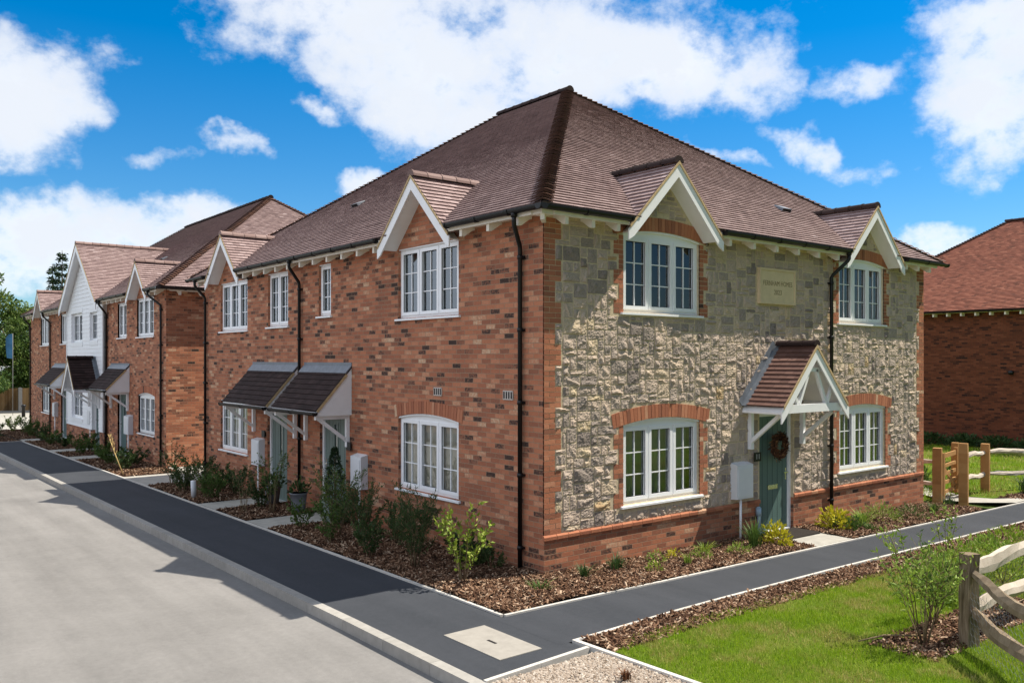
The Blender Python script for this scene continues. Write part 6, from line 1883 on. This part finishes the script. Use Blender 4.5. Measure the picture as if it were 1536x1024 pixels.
# low pale building behind it
o = thing("low_building", "long low white walled building with a pale shallow roof behind the board fence", "building", (*far(20, 72), -.6))
a = np.array(far(-90, 70)); b = np.array(far(60, 72)); L = np.linalg.norm(b - a); u = (b - a) / L; nn = np.array((-u[1], u[0]))
FB = Frame(tuple(a), tuple(u), tuple(-nn))
mb = MB(); mb.fbox(FB, 0, L, -5, 0, -.8, 1.62); mb.build("wall", M['render'], o)
mb = MB(); mb.dprism(FB, [(.35, 1.62), (-2.5, 2.35), (-5.35, 1.62), (-5.35, 1.74), (-2.5, 2.48), (.35, 1.76)], -.3, L + .3); mb.build("roof", M['meter'], o)
for k in range(6):
    u0 = .6 + k * 1.9
    if u0 + .7 > L: break
    mb = MB(); mb.fbox(FB, u0, u0 + .62, .002, .03, .75, 1.45); mb.build("window", M['lead'], o)
# banner on its pole, bollard
x, y = far(19, 56); z = zg(x, y) - .1
o = thing("banner_flag", "blue feather banner on a pole at the street end", "flag", (x, y, z))
mb = MB(); mb.tube([(x, y, z), (x, y, 4.75)], .018, 6); mb.build("pole", M['greywood'], o)
mb = MB(); vd = np.array((.7786, -.6275))
pts = [(-.30, 3.15), (-.02, 3.10), (-.02, 4.72), (-.20, 4.70), (-.36, 4.45), (-.36, 3.9)]
f1 = [(x + vd[0] * s * 1.3, y + vd[1] * s * 1.3, zz) for s, zz in pts]; f2 = [(p[0] + .02, p[1] + .016, p[2]) for p in f1]
mb.mesh(f1 + f2, [tuple(range(6)), tuple(range(11, 5, -1))] + [(i, (i + 1) % 6, 6 + (i + 1) % 6, 6 + i) for i in range(6)]); mb.build("banner", M['banner'], o)
x, y = far(35, 54); z = zg(x, y) - .1
mb = MB(); mb.tube([(x, y, z), (x, y, z + .62), (x, y, z + .64), (x, y, z + .74), (x, y, z + .80)], [.11, .10, .135, .135, .05], 12)
tag(mb.build("bollard", M['black']), "short dark bollard in front of the board fence", "bollard")
# ------------------------------------------------------------------ camera
cam = bpy.data.cameras.new("camera"); co = bpy.data.objects.new("camera", cam); COL.objects.link(co)
co.location = (-7.943, -9.139, 3.0697)
co.rotation_euler = (radians_90 := math.radians(90), 0, -math.radians(38.86))
cam.sensor_width = 36.0; cam.lens = 36.0 * 1287 / 1536
cam.shift_y = (538.5 - 512) / 1536
cam.clip_start = 0.1; cam.clip_end = 3000
scene.camera = co

# ------------------------------------------------------------------ daylight
LD = np.array((-.575, .226, -1.0)); LD /= np.linalg.norm(LD)
sun = bpy.data.lights.new("sun", 'SUN'); sun.energy = SUN_E; sun.angle = math.radians(0.5); sun.color = (1.0, 0.925, 0.80)
so = bpy.data.objects.new("sun", sun); COL.objects.link(so)
from mathutils import Vector
so.rotation_euler = Vector(LD).to_track_quat('-Z', 'Y').to_euler()
so.location = (20, -10, 30)

w = bpy.data.worlds.new("World"); scene.world = w; w.use_nodes = True
nt = w.node_tree; nt.nodes.clear()
out = nt.nodes.new("ShaderNodeOutputWorld")
sky = nt.nodes.new("ShaderNodeTexSky"); sky.sky_type = 'NISHITA'; sky.sun_disc = False
sky.sun_elevation = math.asin(-LD[2]); sky.sun_rotation = math.atan2(-LD[0], -LD[1])
sky.air_density = 1.0; sky.dust_density = 0.25; sky.ozone_density = 2.2; sky.altitude = 100
hs = N(nt, "ShaderNodeHueSaturation", i_Saturation=SKY_SAT, i_Value=SKY_VAL, i_Hue=0.5)
tc0 = nt.nodes.new("ShaderNodeTexCoord"); sx = nt.nodes.new("ShaderNodeSeparateXYZ"); nt.links.new(tc0.outputs["Generated"], sx.inputs[0])
tlt = N(nt, 'ShaderNodeMapRange', i_1=.04, i_2=.34); nt.links.new(sx.outputs[2], tlt.inputs[0])
skyt = mixc(nt, 1.0, sky.outputs[0], mixc(nt, tlt.outputs[0], SKY_LOW, SKY_TINT), 'MULTIPLY'); nt.links.new(skyt, hs.inputs["Color"])
tc = nt.nodes.new("ShaderNodeTexCoord")
D = tc.outputs["Generated"]
def dotc(v):
    n = N(nt, "ShaderNodeVectorMath", operation='DOT_PRODUCT'); nt.links.new(D, n.inputs[0]); n.inputs[1].default_value = v; return n.outputs["Value"]
m = lambda op, a, b=None, c=False: mathn(nt, op, a, b, c)
# heading-based sky coordinates: a to the right of the north-east heading, b upwards
fwd = m('MAXIMUM', dotc((.6275, .7786, 0)), 0.02)
A_ = m('DIVIDE', dotc((.7786, -.6275, 0)), fwd); B_ = m('DIVIDE', dotc((0, 0, 1)), fwd)
front = m('MULTIPLY', m('SUBTRACT', dotc((.6275, .7786, 0)), .10), 8.0, True)
# cloud texture on a flat layer overhead
def fb(scale, detail, rough, seed, stretch=(1, 1, 1)):
    mp = N(nt, "ShaderNodeMapping"); mp.inputs["Location"].default_value = seed; mp.inputs["Scale"].default_value = stretch
    nt.links.new(D, mp.inputs["Vector"])
    n = noise(nt, scale, detail, rough, mp.outputs[0]); return n.outputs[0]
n1 = fb(5.0, 9, .60, (3.1, 1.7, .4), (1, 1, 1.5)); n2 = fb(17.0, 8, .62, (7.7, 2.2, 5.1), (1, 1, 1.3)); n3 = fb(2.6, 5, .55, (1.3, 9.2, 3.3), (1, 1, 1.6))
wn = N(nt, "ShaderNodeTexNoise", i_Scale=9.0, i_Detail=5.0, i_Roughness=.6); nt.links.new(D, wn.inputs["Vector"])
wsep = N(nt, "ShaderNodeSeparateColor"); nt.links.new(wn.outputs["Color"], wsep.inputs[0])
A_ = m('ADD', A_, m('MULTIPLY', m('SUBTRACT', wsep.outputs[0], .5), .13)); B_ = m('ADD', B_, m('MULTIPLY', m('SUBTRACT', wsep.outputs[1], .5), .09))
def ell(px, py, rx, ry, rot=0.0, wgt=1.0):
    a0 = (px - 768) / 1287.; b0 = (538.5 - py) / 1287.; rx /= 1287.; ry /= 1287.; c, s = cos(rot), sin(rot)
    da = m('SUBTRACT', A_, a0); db = m('SUBTRACT', B_, b0)
    u = m('ADD', m('MULTIPLY', da, c / rx), m('MULTIPLY', db, s / rx)); v = m('ADD', m('MULTIPLY', da, -s / ry), m('MULTIPLY', db, c / ry))
    r2 = m('ADD', m('MULTIPLY', u, u), m('MULTIPLY', v, v))
    return m('SUBTRACT', wgt, m('MULTIPLY', r2, .8))
CL = [(20, 128, 140, 84, 0, 1), (-60, 140, 150, 84, 0, 1), (85, 155, 84, 48, 0, 1),
      (520, 5, 270, 95, -.25, 1), (640, 95, 190, 85, -.35, 1), (800, 60, 250, 120, 0, 1), (980, 85, 180, 62, -.18, 1), (740, 180, 170, 60, -.1, 1), (660, -80, 420, 110, 0, 1),
      (160, 358, 225, 54, 0, 1), (40, 345, 110, 50, 0, 1), (300, 335, 84, 38, 0, .9), (30, 405, 190, 40, 0, .8),
      (545, 266, 44, 26, 0, 1), (1480, 150, 98, 100, 0, 1), (1570, 60, 180, 120, 0, 1), (1500, 20, 110, 40, 0, .9), (1285, 118, 92, 38, .05, .62), (1330, 105, 46, 26, .5, .5), (1225, 232, 96, 24, -.45, .38), (1305, 266, 72, 22, -.2, .36),
      (1405, 374, 56, 24, 0, 1), (255, 230, 90, 18, .03, .28), (358, 212, 48, 20, -.3, .30), (480, 165, 56, 22, -.15, .4), (1085, 228, 70, 16, -.35, .2), (90, 62, 60, 20, -.6, .35), (1560, 190, 90, 40, 0, .8)]
acc = None
for q in CL:
    e = ell(*q); acc = e if acc is None else m('MAXIMUM', acc, e)
fr_d = m('ADD', acc, m('ADD', m('MULTIPLY', m('SUBTRACT', n1, .5), 3.0), m('MULTIPLY', m('SUBTRACT', n2, .5), 3.2)))
fr_d = m('SUBTRACT', fr_d, .12)
# out of view: added cloud, heavier west and overhead, to fill the shade
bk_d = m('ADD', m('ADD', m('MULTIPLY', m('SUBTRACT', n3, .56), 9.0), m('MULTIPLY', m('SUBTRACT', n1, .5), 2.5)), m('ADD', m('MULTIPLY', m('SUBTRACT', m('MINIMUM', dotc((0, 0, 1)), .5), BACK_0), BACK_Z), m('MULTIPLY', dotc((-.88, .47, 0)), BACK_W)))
mxd = nt.nodes.new("ShaderNodeMix"); mxd.data_type = 'FLOAT'
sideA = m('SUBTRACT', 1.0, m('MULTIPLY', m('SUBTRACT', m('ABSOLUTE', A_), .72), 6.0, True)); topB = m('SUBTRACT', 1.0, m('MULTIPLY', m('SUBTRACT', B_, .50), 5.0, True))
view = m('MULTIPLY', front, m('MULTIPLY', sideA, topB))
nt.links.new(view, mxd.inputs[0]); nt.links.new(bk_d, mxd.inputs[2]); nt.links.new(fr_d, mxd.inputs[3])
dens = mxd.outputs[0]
up = m('MULTIPLY', m('ADD', dotc((0, 0, 1)), 0.02), 30.0, True)
alpha = N(nt, "ShaderNodeMapRange", interpolation_type='SMOOTHSTEP', i_1=-.5, i_2=1.15); nt.links.new(dens, alpha.inputs[0])
al = m('MULTIPLY', m('MULTIPLY', alpha.outputs[0], up), .97)
shade = N(nt, "ShaderNodeMapRange", interpolation_type='SMOOTHSTEP', i_1=.25, i_2=1.15); nt.links.new(m('ADD', dens, m('MULTIPLY', m('SUBTRACT', n2, .5), 1.0)), shade.inputs[0])
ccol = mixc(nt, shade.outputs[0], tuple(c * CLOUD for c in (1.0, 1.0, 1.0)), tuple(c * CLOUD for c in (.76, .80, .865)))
ccol = mixc(nt, view, tuple(c * FILL_CLOUD for c in (.88, .98, 1.14)), ccol)
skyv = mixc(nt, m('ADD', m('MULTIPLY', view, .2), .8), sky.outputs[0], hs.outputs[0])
skyv = mixc(nt, view, mixc(nt, 1.0, skyv, (SKY_OUT, SKY_OUT, SKY_OUT), 'MULTIPLY'), skyv)  # unseen sky dimmed so the added cloud sets the fill
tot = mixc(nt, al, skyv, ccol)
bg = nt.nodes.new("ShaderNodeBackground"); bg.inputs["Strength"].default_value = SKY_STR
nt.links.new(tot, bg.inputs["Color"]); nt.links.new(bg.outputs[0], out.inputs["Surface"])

vs = scene.view_settings; scene.display_settings.display_device = 'sRGB'
vs.view_transform = 'Standard'; vs.look = 'None'; vs.exposure = EXPO; vs.gamma = 1.0; vs.use_curve_mapping = False
scene.cycles.max_bounces = 8; scene.cycles.transparent_max_bounces = 12; scene.cycles.diffuse_bounces = 4; scene.cycles.glossy_bounces = 4
scene.cycles.sample_clamp_indirect = 6.0
